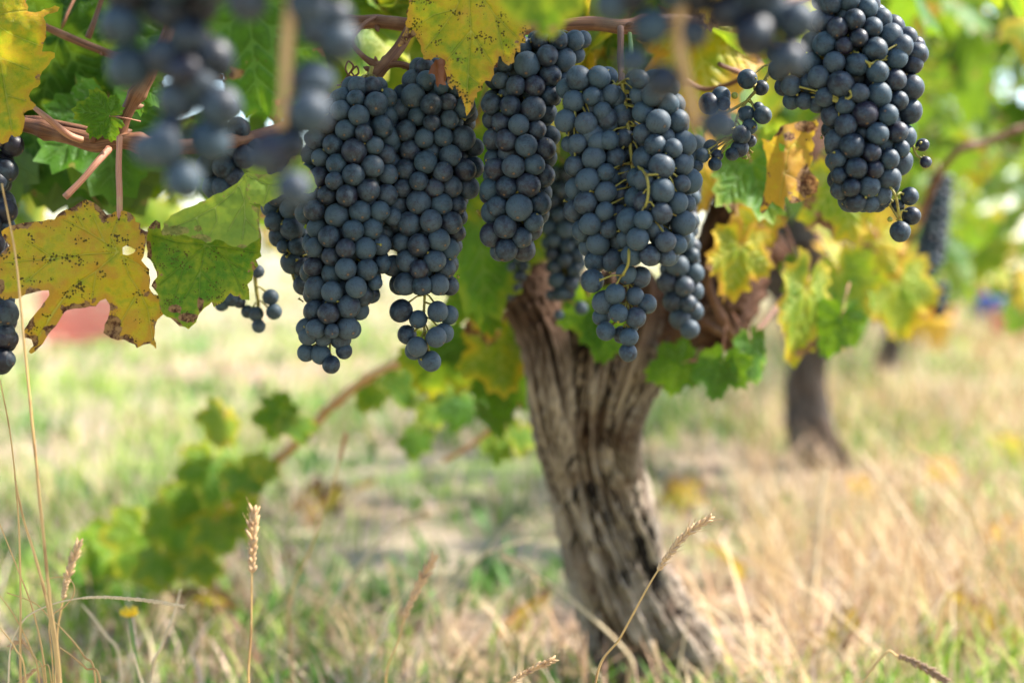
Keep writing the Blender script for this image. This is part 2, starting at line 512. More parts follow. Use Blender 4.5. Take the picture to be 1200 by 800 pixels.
def bark_world(pts, rad, n, amp, seed, twist=1.0, fine=1.0):
    V, A, Rg = [], [], []
    x = Vector((1, 0.2, 0))
    L = 0
    for i, p in enumerate(pts):
        t = (pts[min(i + 1, len(pts) - 1)] - pts[max(i - 1, 0)]).normalized()
        x = (x - t * x.dot(t)).normalized()
        y = t.cross(x)
        if i: L += (p - pts[i - 1]).length
        for k in range(n):
            a = 2 * math.pi * k / n
            b = a + twist * L * 4
            c, s = math.cos(b), math.sin(b)
            q = Vector((c * 1.1, s * 1.1, L * 5 + seed))
            h = noise.noise(q) * 0.9
            w = noise.noise(Vector((c * 2, s * 2, L * 9 + seed + 5))) * 0.35
            r1 = 1 - 2 * abs(noise.noise(Vector((c * 4.2 + w, s * 4.2 + w, L * 5.5 + seed + 9))))
            r2 = 1 - 2 * abs(noise.noise(Vector((c * 11 + w * 3, s * 11 + w * 3, L * 13 + seed + 17))))
            r3 = noise.noise(Vector((c * 20, s * 20, L * 40 + seed + 31)))
            pl = noise.noise(Vector((c * 2.6 + w * 2, s * 2.6 + w * 2, L * 6 + seed + 51))) * 3.2
            pl = pl - math.floor(pl) - 0.5
            h += 0.55 * pl
            rg = 0.25 * pl + 0.42 * r1 + 0.40 * r2 * fine + 0.18 * r3 * fine
            V.append(p + (x * math.cos(a) + y * math.sin(a)) * (rad[i] * (1 + amp * (h * 0.55 + rg - 0.1))))
            A.append((c, s, L))
            Rg.append(0.5 + 0.5 * rg)
    m = len(pts)
    F = [(i * n + k, i * n + (k + 1) % n, (i + 1) * n + (k + 1) % n, (i + 1) * n + k) for i in range(m - 1) for k in range(n)]
    F.append(tuple(range(n))[::-1]); F.append(tuple((m - 1) * n + k for k in range(n)))
    return V, F, A, Rg


def bark_obj(name, parts, mat, parent, origin):
    V, F, A, Rg = [], [], [], []
    HD = []
    for v, f, a, r in parts:
        b = len(V)
        HD += [min(1, max(0, (q.z - 0.315) / 0.07)) * (1 if name == 'trunk' and mat == M['bark'] else 0) for q in v]  # rises toward the trunk head; drives the reddish tone and painted shade
        V += [q - origin for q in v]; F += [tuple(i + b for i in t) for t in f]; A += a; Rg += r
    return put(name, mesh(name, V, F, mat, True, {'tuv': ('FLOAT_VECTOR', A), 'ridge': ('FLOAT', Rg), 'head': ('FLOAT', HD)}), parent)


# ------------------------------------------------------------------ leaves
def seg_dist(p, a, b):
    d = b - a
    t = np.clip(((p - a) @ d) / max(d @ d, 1e-12), 0, 1)
    return np.linalg.norm(p - (a + t[:, None] * d), axis=1)


def inside(p, poly):
    x, y = p[:, 0], p[:, 1]
    c = np.zeros(len(p), bool)
    q = np.roll(poly, -1, axis=0)
    for (x0, y0), (x1, y1) in zip(poly, q):
        if y0 == y1: continue
        k = ((y0 > y) != (y1 > y)) & (x < (x1 - x0) * (y - y0) / (y1 - y0) + x0)
        c ^= k
    return c


def leaf_flat(outline, veins, step, holes=()):
    """triangulates a leaf outline with its veins as edges -> points, triangles, distance to vein, distance to margin"""
    outline = np.array(outline, float)
    lo, hi = outline.min(0), outline.max(0)
    pts, edges = list(map(tuple, outline)), []
    n = len(pts)
    edges += [(i, (i + 1) % n) for i in range(n)]
    for h in holes:
        b = len(pts)
        pts += list(map(tuple, h))
        edges += [(b + i, b + (i + 1) % len(h)) for i in range(len(h))]
    segs = []
    for v in veins:
        v = np.array(v, float)
        prev = None
        for i in range(len(v) - 1):
            k = max(1, int(np.linalg.norm(v[i + 1] - v[i]) / step))
            for j in range(k + (i == len(v) - 2)):
                q = v[i] + (v[i + 1] - v[i]) * j / k
                pts.append(tuple(q)); 
                if prev is not None: edges.append((prev, len(pts) - 1))
                prev = len(pts) - 1
            segs.append((v[i], v[i + 1]))
    gx, gy = np.meshgrid(np.arange(lo[0], hi[0], step), np.arange(lo[1], hi[1], step * 0.87))
    gx[1::2] += step / 2
    gp = np.stack([gx.ravel(), gy.ravel()], 1) + RNG.normal(0, step * 0.08, (gx.size, 2))
    gp = gp[inside(gp, outline)]
    od = np.min([seg_dist(gp, outline[i], outline[(i + 1) % n]) for i in range(n)], axis=0)
    vd = np.min([seg_dist(gp, a, b) for a, b in segs], axis=0)
    gp = gp[(od > step * 0.45) & (vd > step * 0.45)]
    pts += list(map(tuple, gp))
    r = delaunay_2d_cdt([Vector(p) for p in pts], edges, [], 0, 1e-6)
    V = np.array([tuple(v) for v in r[0]])
    T = np.array([t for t in r[2] if len(t) == 3])
    c = V[T].mean(1)
    k = inside(c, outline)
    for h in holes: k &= ~inside(c, np.array(h, float))
    T = T[k]
    used = np.unique(T)
    mp = -np.ones(len(V), int); mp[used] = np.arange(len(used))
    V, T = V[used], mp[T]
    a, b, cc = V[T[:, 0]], V[T[:, 1]], V[T[:, 2]]
    flip = ((b - a)[:, 0] * (cc - a)[:, 1] - (b - a)[:, 1] * (cc - a)[:, 0]) < 0
    T[flip] = T[flip][:, ::-1]
    od = np.min([seg_dist(V, outline[i], outline[(i + 1) % n]) for i in range(n)], axis=0)
    vd = np.min([seg_dist(V, a, b) for a, b in segs], axis=0)
    return V, T, vd, od


def serrate(out, step, amp, seed):
    """small irregular teeth along a traced outline"""
    rg = random.Random(seed)
    o = [np.array(p, float) for p in out]
    res = []
    for i, a in enumerate(o):
        b = o[(i + 1) % len(o)]
        L = np.linalg.norm(b - a)
        k = max(1, int(round(L / step)))
        nrm = np.array([(b - a)[1], -(b - a)[0]]) / max(L, 1e-9)
        for j in range(k):
            q = a + (b - a) * j / k
            if j: q = q + nrm * amp * rg.uniform(-1, 1)
            res.append(tuple(q))
    return res


LOBES = ((0, 1.0, 40), (53, 0.88, 36), (-53, 0.88, 36), (104, 0.72, 36), (-104, 0.72, 36), (146, 0.55, 26), (-146, 0.55, 26))


def vine_outline(seed, teeth=44, depth=0.5):
    rg = random.Random(seed)
    lobes = [(a + rg.uniform(-5, 5), l * rg.uniform(0.9, 1.08), w * rg.uniform(0.92, 1.1)) for a, l, w in LOBES]
    pts, m = [], teeth * 2
    for i in range(m):
        a = -172 + 344 * (i + 0.5) / m
        r = max(l * max(1 - depth * (abs(a - c) / w) ** 1.7, 0.36) for c, l, w in lobes)
        r *= (1.045 + rg.uniform(-0.01, 0.05)) if i % 2 else 0.945
        t = math.radians(a - 90)
        pts.append((r * math.cos(t), r * math.sin(t)))
    pts.append((0.0, 0.03))
    return pts, lobes


def vine_veins(lobes, sub=True):
    vs = []
    for a, l, w in lobes[:5]:
        t = math.radians(a - 90)
        dx, dy = math.cos(t), math.sin(t)
        vs.append([(0.01 * dx, 0.01 * dy), (dx * l * 0.55 + 0.02 * dy, dy * l * 0.55 - 0.02 * dx), (dx * l * 0.93, dy * l * 0.93)])
        if sub:
            for f in (0.28, 0.46, 0.64):
                for s in (-1, 1):
                    t2 = t + s * math.radians(42)
                    e = l * (0.36 - 0.22 * f)
                    vs.append([(dx * l * f, dy * l * f), (dx * l * f + math.cos(t2) * e, dy * l * f + math.sin(t2) * e)])
    return vs


def generic_leaf(seed, step, teeth, sub, curl):
    out, lobes = vine_outline(seed, teeth)
    V, T, vd, od = leaf_flat(out, vine_veins(lobes, sub), step)
    r = np.linalg.norm(V, axis=1)
    th = np.arctan2(V[:, 0], -V[:, 1])
    z = -curl * 0.22 * r ** 2 + 0.10 * np.sin(th * 3 + seed) * r * r + 0.05 * np.sin(th * 9 + 2 * seed) * r ** 3
    z += 0.05 * np.minimum(vd, 0.2) / 0.2 - 0.10 * np.abs(V[:, 0]) * curl
    z += 0.03 * np.array([noise.noise(Vector((a * 4, b * 4, seed))) for a, b in V])
    co = np.column_stack([V, z])
    lco = np.column_stack([V, np.full(len(V), seed * 3.7)])
    return dict(co=co, T=T, vd=vd, od=od, lco=lco)


def leaf_me(name, L, mat, scale=1.0):
    return mesh(name, L['co'] * scale, L['T'], mat, True, {'lco': ('FLOAT_VECTOR', L['lco']), 'veind': ('FLOAT', L['vd']), 'edged': ('FLOAT', L['od'])})


NEAR = [generic_leaf(s, 0.055, 24, True, c) for s, c in ((1, 0.6), (2, 1.1), (3, -0.5), (4, 1.6), (5, 0.2))]
MED = [generic_leaf(s, 0.13, 14, False, c) for s, c in ((11, 0.7), (12, 1.2), (13, -0.6), (14, 1.7))]
FAR = [generic_leaf(s, 0.30, 8, False, c) for s, c in ((21, 0.8), (22, 1.3), (23, -0.6))]
NEAR_ME = [leaf_me('vine_leaf', L, M['leaf']) for L in NEAR]


def leaf_basis(rot, tx, ty):
    return CAMB @ Matrix.Rotation(R(rot), 3, 'Z') @ Matrix.Rotation(R(tx), 3, 'X') @ Matrix.Rotation(R(ty), 3, 'Y')


pet_g = Geo()
pet_g.tube([Vector(p) for p in ((0, 0, 0), (0, 0.25, -0.10), (0.03, 0.55, -0.28), (0.08, 0.85, -0.5))], [0.022, 0.017, 0.017, 0.022], 6)
PET_ME = mesh('petiole', pet_g.v, pet_g.f, M['petiole'], True, {'tuv': ('FLOAT_VECTOR', pet_g.a)})


def leaf(label, px, py, d, size, rot, tx, ty, tint, spots=0.2, dead=0.15, v=None, group=None, petiole=True):
    """one vine leaf: (px, py) its stalk junction, size = pixels from junction to tip"""
    v = random.randrange(len(NEAR_ME)) if v is None else v
    o = put('vine_leaf', NEAR_ME[v])
    s = size / FPX * d
    o.matrix_world = Matrix.Translation(P(px, py, d)) @ leaf_basis(rot, tx, ty).to_4x4() @ Matrix.Scale(s, 4)
    o.color = (tint, spots, dead, 1)
    tag(o, label, 'leaf', group)
    if petiole:
        p = put('petiole', PET_ME, o)
    return o


def foliage(name, items, lib, parent, origin):
    """items: (position, size, basis, tint, spots, dead) -> one mesh of many leaves"""
    Vs, Ts, A, B, Lc, Tc, base = [], [], [], [], [], [], 0
    for i, (p, s, b, t, sp, de) in enumerate(items):
        L = lib[random.randrange(len(lib))]
        co = L['co'] * np.array([random.choice((-1, 1)), 1, 1]) * s
        flip = co[0, 0] * L['co'][0, 0] < 0
        Vs.append(co @ np.array(b).T + np.array(p - origin))
        Ts.append((L['T'][:, ::-1] if flip else L['T']) + base)
        n = len(co); base += n
        A.append(L['vd']); B.append(L['od'])
        Lc.append(L['lco'] + np.array([0, 0, i * 1.37]))
        Tc.append(np.tile((t, sp, de, 1.0), (n, 1)))
    me = mesh(name, np.concatenate(Vs), np.concatenate(Ts), M['foliage'], True, {
        'lco': ('FLOAT_VECTOR', np.concatenate(Lc)), 'veind': ('FLOAT', np.concatenate(A)),
        'edged': ('FLOAT', np.concatenate(B)), 'ltint': ('FLOAT_COLOR', np.concatenate(Tc))})
    return put(name, me, parent)


def rand_basis(spread=55, yaw=None):
    """a blade hanging tip down, its face turned roughly outward to any side"""
    y = random.uniform(0, 360) if yaw is None else yaw + random.gauss(0, 45)
    return Matrix.Rotation(R(y), 3, 'Z') @ Matrix.Rotation(R(90 + random.gauss(-25, 28)), 3, 'X') @ Matrix.Rotation(R(random.gauss(0, spread)), 3, 'Z')


# ------------------------------------------------------------------ the near vine
O1 = P(790, 800, 1.45); O1.z = 0.0
vine1 = tag(empty('grape_vine', O1), 'gnarled grape vine with thick shaggy leaning trunk behind the hanging grapes', 'grape vine', 'grape vines along the row')
trunk = [bark([(806, 856, 1.47, 74), (790, 800, 1.455, 56), (762, 755, 1.43, 54), (733, 690, 1.40, 50), (711, 610, 1.36, 46), (694, 530, 1.32, 45), (692, 470, 1.29, 47), (703, 425, 1.27, 54), (714, 385, 1.27, 62), (720, 350, 1.29, 46), (716, 335, 1.30, 20)], 200, 260, 0.38, 2.0, 0.7)]
trunk.append(bark([(690, 660, 1.39, 8), (668, 570, 1.325, 20), (652, 500, 1.27, 24), (646, 445, 1.235, 25), (640, 400, 1.225, 26), (622, 350, 1.235, 28), (604, 310, 1.25, 27), (588, 268, 1.27, 23), (574, 225, 1.28, 16), (566, 190, 1.28, 9)], 70, 130, 0.34, 14.0, 1.4))
trunk.append(bark([(736, 560, 1.30, 10), (732, 500, 1.265, 18), (744, 455, 1.25, 22), (768, 418, 1.25, 26), (800, 388, 1.26, 30)], 70, 90, 0.36, 25.0, -2.0))
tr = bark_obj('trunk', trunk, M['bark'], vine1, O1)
# loose bark ribbons
rb = Geo()
for a in range(120):
    t = random.random()
    cx, cy, dd, rr = 700 + 20 * math.sin(a), 400 + 330 * t, 0, 0
    row = np.interp(cy, [400, 530, 610, 690, 755], [712, 694, 711, 733, 762]), np.interp(cy, [400, 530, 610, 690, 755], [72, 49, 48, 52, 54]), np.interp(cy, [400, 530, 610, 690, 755], [1.27, 1.32, 1.36, 1.40, 1.43])
    ph = random.uniform(-1.0, 1.1)
    x0 = row[0] + math.sin(ph) * row[1] * 1.02
    dz = row[2] - math.cos(ph) * row[1] / FPX * row[2] * 1.05
    ln = random.uniform(18, 95)
    pts = [P(x0 + random.uniform(-2, 2) + 6 * math.sin(j * 0.9 + a), cy - ln / 2 + ln * j / 5, dz - 0.002 - 0.0014 * abs(j - 2.5)) for j in range(6)]
    rb.tube(pts, [q * random.uniform(.35, 1.0) for q in [0.0008, 0.0022, 0.003, 0.0028, 0.002, 0.0006]], 5, 0.8)
rb.build('bark_ribbon', M['bark'], vine1, O1)['label'] = 'loose shaggy bark strips on the trunk'
# two arms
bark_obj('arm', [bark([(620, 350, 1.24, 27), (600, 300, 1.25, 25), (575, 255, 1.24, 20), (530, 200, 1.18, 16), (470, 150, 1.08, 13), (380, 120, 0.98, 11)], 50, 90, 0.22, 41.0, 1.5)], M['redbark'], vine1, O1)
bark_obj('arm', [bark([(730, 395, 1.28, 50), (785, 385, 1.27, 46), (835, 362, 1.29, 42), (862, 312, 1.32, 34), (880, 250, 1.36, 22), (905, 205, 1.40, 19), (950, 170, 1.46, 14), (1000, 100, 1.55, 9)], 60, 130, 0.32, 52.0, 1.8),
                bark([(830, 330, 1.32, 26), (850, 260, 1.30, 22), (858, 215, 1.27, 16), (872, 160, 1.18, 9)], 40, 60, 0.3, 63.0, 1.0)], M['redbark'], vine1, O1)


def cane(name, rows, mat='cane', parent=None, origin=Vector((0, 0, 0)), n=9, rough=0.25, k=6, label=None):
    """rows: (px, py, depth, radius in px)"""
    if name == 'cane': k = 16
    sp = spline(rows, k)
    pts = [P(a[0], a[1], a[2]) for a in sp]
    rad, L = [], random.uniform(0, .05)
    for i, a in enumerate(sp):
        if i: L += (pts[i] - pts[i - 1]).length
        knot = math.exp(-(((L % 0.062) - 0.031) / 0.0045) ** 2) if name == 'cane' else 0
        rad.append(max(a[3], 0.3) / FPX * a[2] * (0.94 + 0.34 * knot))
    gme = Geo().tube(pts, rad, n, rough)
    if name == 'cane':
        for i in range(4, len(pts) - 4, 23):
            t = (pts[i + 1] - pts[i]).normalized()
            q = t.cross(Vector((random.uniform(-1, 1), random.uniform(-1, .2), random.uniform(-1, 1)))).normalized()
            gme.blob(pts[i] + q * rad[i] * 1.1, q * 1.2 + t * 0.7, rad[i] * 1.7, rad[i] * 0.42, 6, 4)
    o = gme.build(name, M[mat], parent, origin)
    if label: o['label'] = label
    return o


V1 = dict(parent=vine1, origin=O1)
cane('cane', [(-60, 138, .86, 9), (30, 147, .86, 9), (75, 158, .855, 10), (110, 167, .85, 12), (140, 165, .85, 12), (200, 172, .86, 9.5), (300, 160, .9, 8), (420, 118, .96, 8)], **V1)
cane('cane', [(30, 140, .875, 5), (70, 146, .87, 5), (120, 158, .865, 6)], **V1)
cane('cane', [(138, 158, .85, 11), (146, 138, .848, 9), (158, 114, .845, 9), (175, 85, .84, 8.5), (200, 30, .84, 8), (215, -60, .84, 7)], **V1)
cane('cane', [(380, 30, .89, 7), (432, 26, .885, 9), (455, 27, .88, 8.5), (520, 32, .88, 8), (600, 34, .88, 8.5), (690, 28, .88, 8.5), (735, 31, .88, 9.5), (790, 24, .89, 8), (880, 20, .95, 6.5), (960, -10, 1.0, 6), (1060, -60, 1.1, 5)], **V1)
cane('cane', [(485, 24, .87, 6), (470, 52, .865, 7), (452, 75, .86, 8), (440, 88, .86, 7), (424, 100, .86, 6), (400, 125, .88, 5)], **V1)
cane('cane', [(444, 80, .86, 5), (462, 75, .86, 4), (478, 78, .862, 4), (486, 88, .866, 3)], **V1)
cane('cane', [(443, 78, .86, 5), (425, 66, .86, 3.5), (412, 48, .862, 3), (425, 30, .87, 3), (440, 20, .88, 3)], **V1)
cane('cane', [(50, 30, .92, 4), (90, 48, .92, 5), (135, 66, .92, 5), (180, 80, .92, 4.5), (260, 90, .95, 4)], **V1)
cane('cane', [(103, 45, .93, 4), (112, 22, .93, 3.5), (122, -10, .93, 3)], **V1)
cane('cane', [(843, 75, .95, 3), (870, 90, .98, 3), (830, 105, 1.0, 3), (800, 95, 1.0, 3)], **V1)
cane('cane', [(862, 318, 1.22, 4), (845, 300, 1.2, 4), (830, 330, 1.2, 4.5), (850, 380, 1.2, 5), (860, 400, 1.21, 4), (845, 440, 1.22, 3)], **V1)
cane('cane', [(820, 375, 1.22, 4), (850, 392, 1.22, 4.5), (880, 395, 1.25, 4), (940, 330, 1.35, 4), (990, 345, 1.5, 4)], **V1)
cane('cane', [(1000, 345, 1.9, 5), (1050, 310, 1.9, 5), (1110, 190, 1.8, 4.5), (1160, 165, 1.8, 4.5), (1210, 145, 1.8, 4)], **V1)
cane('petiole', [(40, 126, .84, 3), (60, 142, .835, 4), (80, 158, .84, 4.5), (100, 166, .85, 5)], 'petiole', **V1)
cane('petiole', [(128, 174, .845, 4.5), (112, 192, .835, 4), (95, 212, .83, 4), (76, 231, .825, 4.5)], 'petiole', label='pale pink snapped leaf stalk pointing down left', **V1)
cane('tendril', [(400, 98, .85, 1.3), (408, 88, .85, 1.3), (414, 78, .848, 1.3), (408, 72, .846, 1.3), (405, 82, .846, 1.3), (412, 90, .848, 1.3), (420, 86, .85, 1.3), (418, 78, .852, 1.3), (412, 84, .85, 1.2), (416, 90, .848, 1.0)], 'cane', k=8, n=6, rough=0, **V1)
cane('tendril', [(395, 100, .86, 1.2), (405, 100, .855, 1.2), (411, 106, .85, 1.2), (406, 112, .848, 1.2), (402, 106, .848, 1.0)], 'cane', k=8, n=6, rough=0, **V1)

# leaf mass of the near vine: (x range, y range, depth range, count, size m, tint mean, spread, yaw)
random.seed(11)
items = []


def mass(x0, x1, y0, y1, d0, d1, n, size, tint, spread, spots=0.1, dead=0.1, yaw=None, avoid=None):
    for _ in range(n):
        d = random.uniform(d0, d1)
        px, py = random.uniform(x0, x1), random.uniform(y0, y1)
        if avoid and avoid(px, py): continue
        items.append((P(px, py, d), size * random.uniform(0.75, 1.15), rand_basis(40, yaw), tint + random.gauss(0, spread), spots, dead))


mass(-120, 330, -160, 210, 1.0, 1.45, 74, .062, 0.16, .12)
mass(1040, 1260, 150, 330, 2.2, 3.4, 22, .06, 0.42, .2)
mass(1060, 1260, -80, 170, 2.3, 3.2, 26, .07, 0.22, .12)
mass(60, 340, 180, 290, 1.7, 2.6, 12, .06, 0.48, .12)
mass(-80, 60, 150, 250, 1.1, 1.5, 8, .06, 0.5, .15)
mass(300, 660, -160, 60, 1.0, 1.3, 44, .062, 0.40, .14)
mass(330, 660, 60, 250, 1.2, 1.6, 30, .062, 0.36, .10)
mass(530, 600, 180, 360, 1.15, 1.4, 7, .055, 0.32, .10)
mass(640, 900, -160, 130, 1.05, 1.3, 34, .062, 0.42, .16)
mass(840, 1075, -160, 230, 1.5, 2.2, 52, .065, 0.30, .16)
mass(960, 1080, 250, 370, 1.7, 2.2, 8, .06, 0.45, .2)
# the part of the crown above the picture, which shades the fruit
mass(-500, 520, -720, -200, 0.55, 0.95, 58, .066, 0.22, .15)
mass(950, 1300, -330, -40, 1.22, 1.45, 20, .066, 0.24, .12)  # leaves added above the view to cast shade on the trunk head
mass(520, 1300, -900, -260, 0.7, 1.0, 32, .066, 0.3, .18)
foliage('foliage', items, MED, vine1, O1)


# ------------------------------------------------------------------ other vines
def vine(label, base, height, lean, seed, n_leaf, span, tint, row=Vector((0.3, 1, 0)), thick=0.035, low=0.32, lib=FAR, size=0.066, mat='greybark', top=1.25, group='grape vines along the row'):
    random.seed(seed)
    base = Vector(base)
    root = tag(empty('grape_vine', base), label, 'grape vine', group)
    row = row.normalized()
    side = Vector((row.y, -row.x, 0))
    head = base + Vector((lean[0], lean[1], height))
    pts = [base + (head - base) * t + Vector((0.02 * math.sin(5 * t + seed), 0, 0)) for t in np.linspace(-0.04, 1, 26)]
    rad = [thick * (1.25 - 0.45 * min(1, t * 2) + (0.7 if t > 0.86 else 0) * (1 - abs(t - 0.95) * 4)) for t in np.linspace(0, 1, 26)]
    bark_obj('trunk', [bark_world(pts, rad, 40, 0.3, seed * 3.1)], M[mat], root, base)
    for s in (-1, 1):
        ap = [head + row * (s * span * 0.5 * t) + Vector((0, 0, 0.10 * t)) + side * (0.05 * math.sin(4 * t + seed)) for t in np.linspace(0, 1, 12)]
        bark_obj('arm', [bark_world(ap, [thick * (0.75 - 0.45 * t) for t in np.linspace(0, 1, 12)], 20, 0.25, seed * 5.3 + s)], M['redbark'], root, base)
    its = []
    for _ in range(n_leaf):
        a = random.gauss(0, 0.42)
        z = low + (top - low) * random.random() ** 0.85
        w = random.gauss(0, 0.20 + 0.06 * (1 - abs(z - 0.8)))
        p = base + row * (max(-0.62, min(0.62, a)) * span) + side * w + Vector((lean[0] * .6, 0, z))
        its.append((p, size * random.uniform(0.75, 1.2), rand_basis(40), tint + random.gauss(0, .20), 0.1, 0.1))
    foliage('foliage', its, lib, root, base)
    for k in range(4):
        a = head + row * random.uniform(-span * .4, span * .4)
        Geo().tube([a + Vector((random.uniform(-.05, .05) * j, random.uniform(-.05, .05) * j, 0.17 * j)) for j in range(5)], [.006, .005, .005, .004, .003], 6).build('cane', M['cane'], root, base)
    return root


B2 = P(962, 548, 2.96); B2.z = 0
v2 = vine('grape vine with slim grey trunk directly behind the thick-trunked vine', B2, 0.42, (-0.035, 0.0), 3, 300, 1.6, 0.28, thick=0.042, low=0.58, lib=MED)
knob = bark([(955, 400, 2.9, 26), (950, 360, 2.9, 34), (944, 315, 2.9, 48), (938, 285, 2.9, 50), (930, 250, 2.9, 30)], 60, 60, 0.35, 77.0)
bark_obj('trunk_head', [knob], M['greybark'], v2, B2)
vine('blurred grape vine standing third along the row', (1.30, 4.9, 0), 0.45, (0.02, 0), 5, 680, 2.0, 0.26, low=0.27, top=1.6)
vine('blurred grape vine standing fourth along the row', (1.95, 6.9, 0), 0.45, (-0.02, 0), 7, 600, 2.0, 0.26, low=0.24, top=1.8)
vine('blurred grape vine standing fifth along the row', (2.65, 9.0, 0), 0.45, (0.03, 0), 9, 500, 2.2, 0.26, low=0.22, top=1.9)
vine('blurred grape vine closing the far end of the row', (3.4, 11.4, 0), 0.45, (0.03, 0), 13, 460, 2.6, 0.22, low=0.3, top=2.0)
for i, (x, y, t, w) in enumerate(((-7.2, 14.2, .40, 'leftmost vine of the distant row, behind the spotted yellow leaf'), (-5.3, 14.7, .5, 'second vine from the left in the distant row'), (-3.4, 15.2, .42, 'third vine from the left in the distant row'),
                                 (-1.5, 15.7, .46, 'fourth vine from the left in the distant row'), (0.4, 16.2, .40, 'fifth vine from the left in the distant row, behind the thick trunk'))):
    vine(w, (x, y, 0), 0.5, (0, 0), 31 + i, 330, 2.2, t, row=Vector((1.9, .5, 0)), low=0.18, size=0.085, top=1.7, group='grape vines of the distant row')

# ------------------------------------------------------------------ grape bunches
def grape_mesh(seed):
    u, w = 20, 14
    V = [(0, 0, 1.0)]
    for j in range(1, w):
        p = math.pi * j / w
        for i in range(u):
            a = 2 * math.pi * i / u
            q = Vector((math.sin(p) * math.cos(a), math.sin(p) * math.sin(a), math.cos(p)))
            r = 1 + 0.025 * noise.noise(q * 1.3 + Vector((seed * 7, 0, 0)))
            if q.z > 0.85: r -= 0.05 * (q.z - 0.85) / 0.15
            V.append(tuple(q * r))
    V.append((0, 0, -0.985))
    F = [(0, 1 + i, 1 + (i + 1) % u) for i in range(u)]
    for j in range(w - 2):
        b = 1 + j * u
        F += [(b + i, b + u + i, b + u + (i + 1) % u, b + (i + 1) % u) for i in range(u)]
    b = 1 + (w - 2) * u
    F += [(b + i, len(V) - 1, b + (i + 1) % u) for i in range(u)]
    gco = [tuple(Vector(v).normalized()) for v in V]
    return V, F, gco


GV = [grape_mesh(s) for s in range(5)]
GRAPE_ME = [mesh('grape', V, F, M['grape'], True, {'gco': ('FLOAT_VECTOR', g), 'grand': ('FLOAT', [0.0] * len(V))}) for V, F, g in GV]
BUNCHES = []


def pack(rows, r, seed, depth=46, fill=0.64, iters=220):
    """fills a bunch shape, given as (y, left, right) in photo pixels, with touching berries -> x, y, z(toward lens), r"""
    rg = np.random.default_rng(seed)
    rows = np.array(rows, float)
    ys = np.linspace(rows[0, 0], rows[-1, 0], 200)
    xl, xr = np.interp(ys, rows[:, 0], rows[:, 1]), np.interp(ys, rows[:, 0], rows[:, 2])
    hw = (xr - xl) / 2
    hd = np.minimum(hw, depth)
    area = math.pi * hw * hd
    n = max(3, int(fill * np.trapz(area, ys) / (4 / 3 * math.pi * r ** 3)))
    rad = r * np.clip(rg.normal(1.0, 0.11, n), 0.66, 1.2)
    y = rg.choice(ys, n, p=area / area.sum())
    a, q = rg.random(n) * 2 * np.pi, np.sqrt(rg.random(n))
    f = lambda arr, y: np.interp(y, ys, arr)
    p = np.stack([f((xl + xr) / 2, y) + q * np.cos(a) * f(hw, y), y, q * np.sin(a) * f(hd, y)], 1)
    lim = rg.uniform(0.86, 1.10, n)
    for it in range(iters):
        d = p[:, None] - p[None]
        L = np.linalg.norm(d, axis=2) + np.eye(n) * 1e3
        ov = np.maximum(0, 0.99 * (rad[:, None] + rad[None]) - L)
        p += (d / L[..., None] * ov[..., None]).sum(1) * 0.28
        cx = f((xl + xr) / 2, p[:, 1])
        p[:, 0] += (p[:, 0] - cx) * 0.004; p[:, 2] += p[:, 2] * 0.004
        p[:, 1] = np.clip(p[:, 1], rows[0, 0] + rad * 0.8, rows[-1, 0] - rad * 0.9)
        cx = f((xl + xr) / 2, p[:, 1])
        ex, ez = np.maximum(f(hw, p[:, 1]) - rad * 0.95, 0.8), np.maximum(f(hd, p[:, 1]) - rad * 0.95, 0.8)
        k = np.sqrt(((p[:, 0] - cx) / ex) ** 2 + (p[:, 2] / ez) ** 2)
        s = np.where(k > lim, lim / np.maximum(k, 1e-6), 1)
        p[:, 0] = cx + (p[:, 0] - cx) * s; p[:, 2] *= s
    return np.column_stack([p, rad])


def bunch(label, d, spine, berries, stemw=2.2, group='ripe grape bunches', pedicels=True, stem_mat='rachis', extra_stems=(), bias=0.0):
    """berries: rows of x, y, z toward lens, r in photo pixels at depth d; spine: stem (x, y, z)"""
    BUNCHES.append(dict(label=label, d=d, spine=spine, b=np.array(berries, float), stemw=stemw, group=group, ped=pedicels, mat=stem_mat, extra=extra_stems, bias=bias))


def hand(pts, r, zs=10, seed=0):
    rg = random.Random(seed)
    return np.array([(p[0], p[1], p[3] if len(p) > 3 else rg.uniform(-zs, zs), p[2] if len(p) > 2 else r * rg.uniform(.92, 1.06)) for p in pts], float)


def zoomed(pts, ox, oy, k):
    return [(ox + p[0] / k, oy + p[1] / k, *([p[2] / k] if len(p) > 2 else [])) for p in pts]


# in focus, left to right
bunch('long grape bunch left of the pair, with a ragged tip, beside the green folded leaf', .84, [(436, 78, -5), (425, 120, 0), (412, 200, 0), (405, 300, 0), (390, 370, 0), (386, 415, 0)],
      np.vstack([pack([(92, 412, 448), (112, 388, 464), (135, 362, 470), (165, 350, 478), (200, 347, 478), (250, 349, 472), (300, 354, 464), (340, 352, 446), (372, 350, 432), (396, 347, 418)], 12.4, 1),
                 hand([(361, 393, 12), (379, 396, 10), (399, 397, 13), (359, 413, 11), (376, 415, 12), (403, 411, 10), (388, 427, 11)], 12)]))
bunch('long grape bunch right of the pair, tapering to two berries, under the yellow leaf tip', .85, [(488, 82, -5), (505, 120, 0), (505, 200, 0), (500, 300, 0), (497, 380, 0), (505, 420, 0)],
      np.vstack([pack([(70, 483, 512), (95, 468, 540), (125, 446, 566), (160, 442, 570), (200, 444, 562), (240, 446, 553), (280, 448, 545), (320, 452, 539), (345, 456, 536)], 12.3, 2),
                 hand([(470, 364, 13.8), (490, 374, 11), (513, 365, 13, 12), (526, 369, 11.5), (477, 392, 11.5), (489, 406, 12.5, 12), (511, 395, 12.5, 14), (520, 390, 12), (505, 423, 12.5), (486, 410, 12, -8), (500, 421, 11, -8)], 13)]))
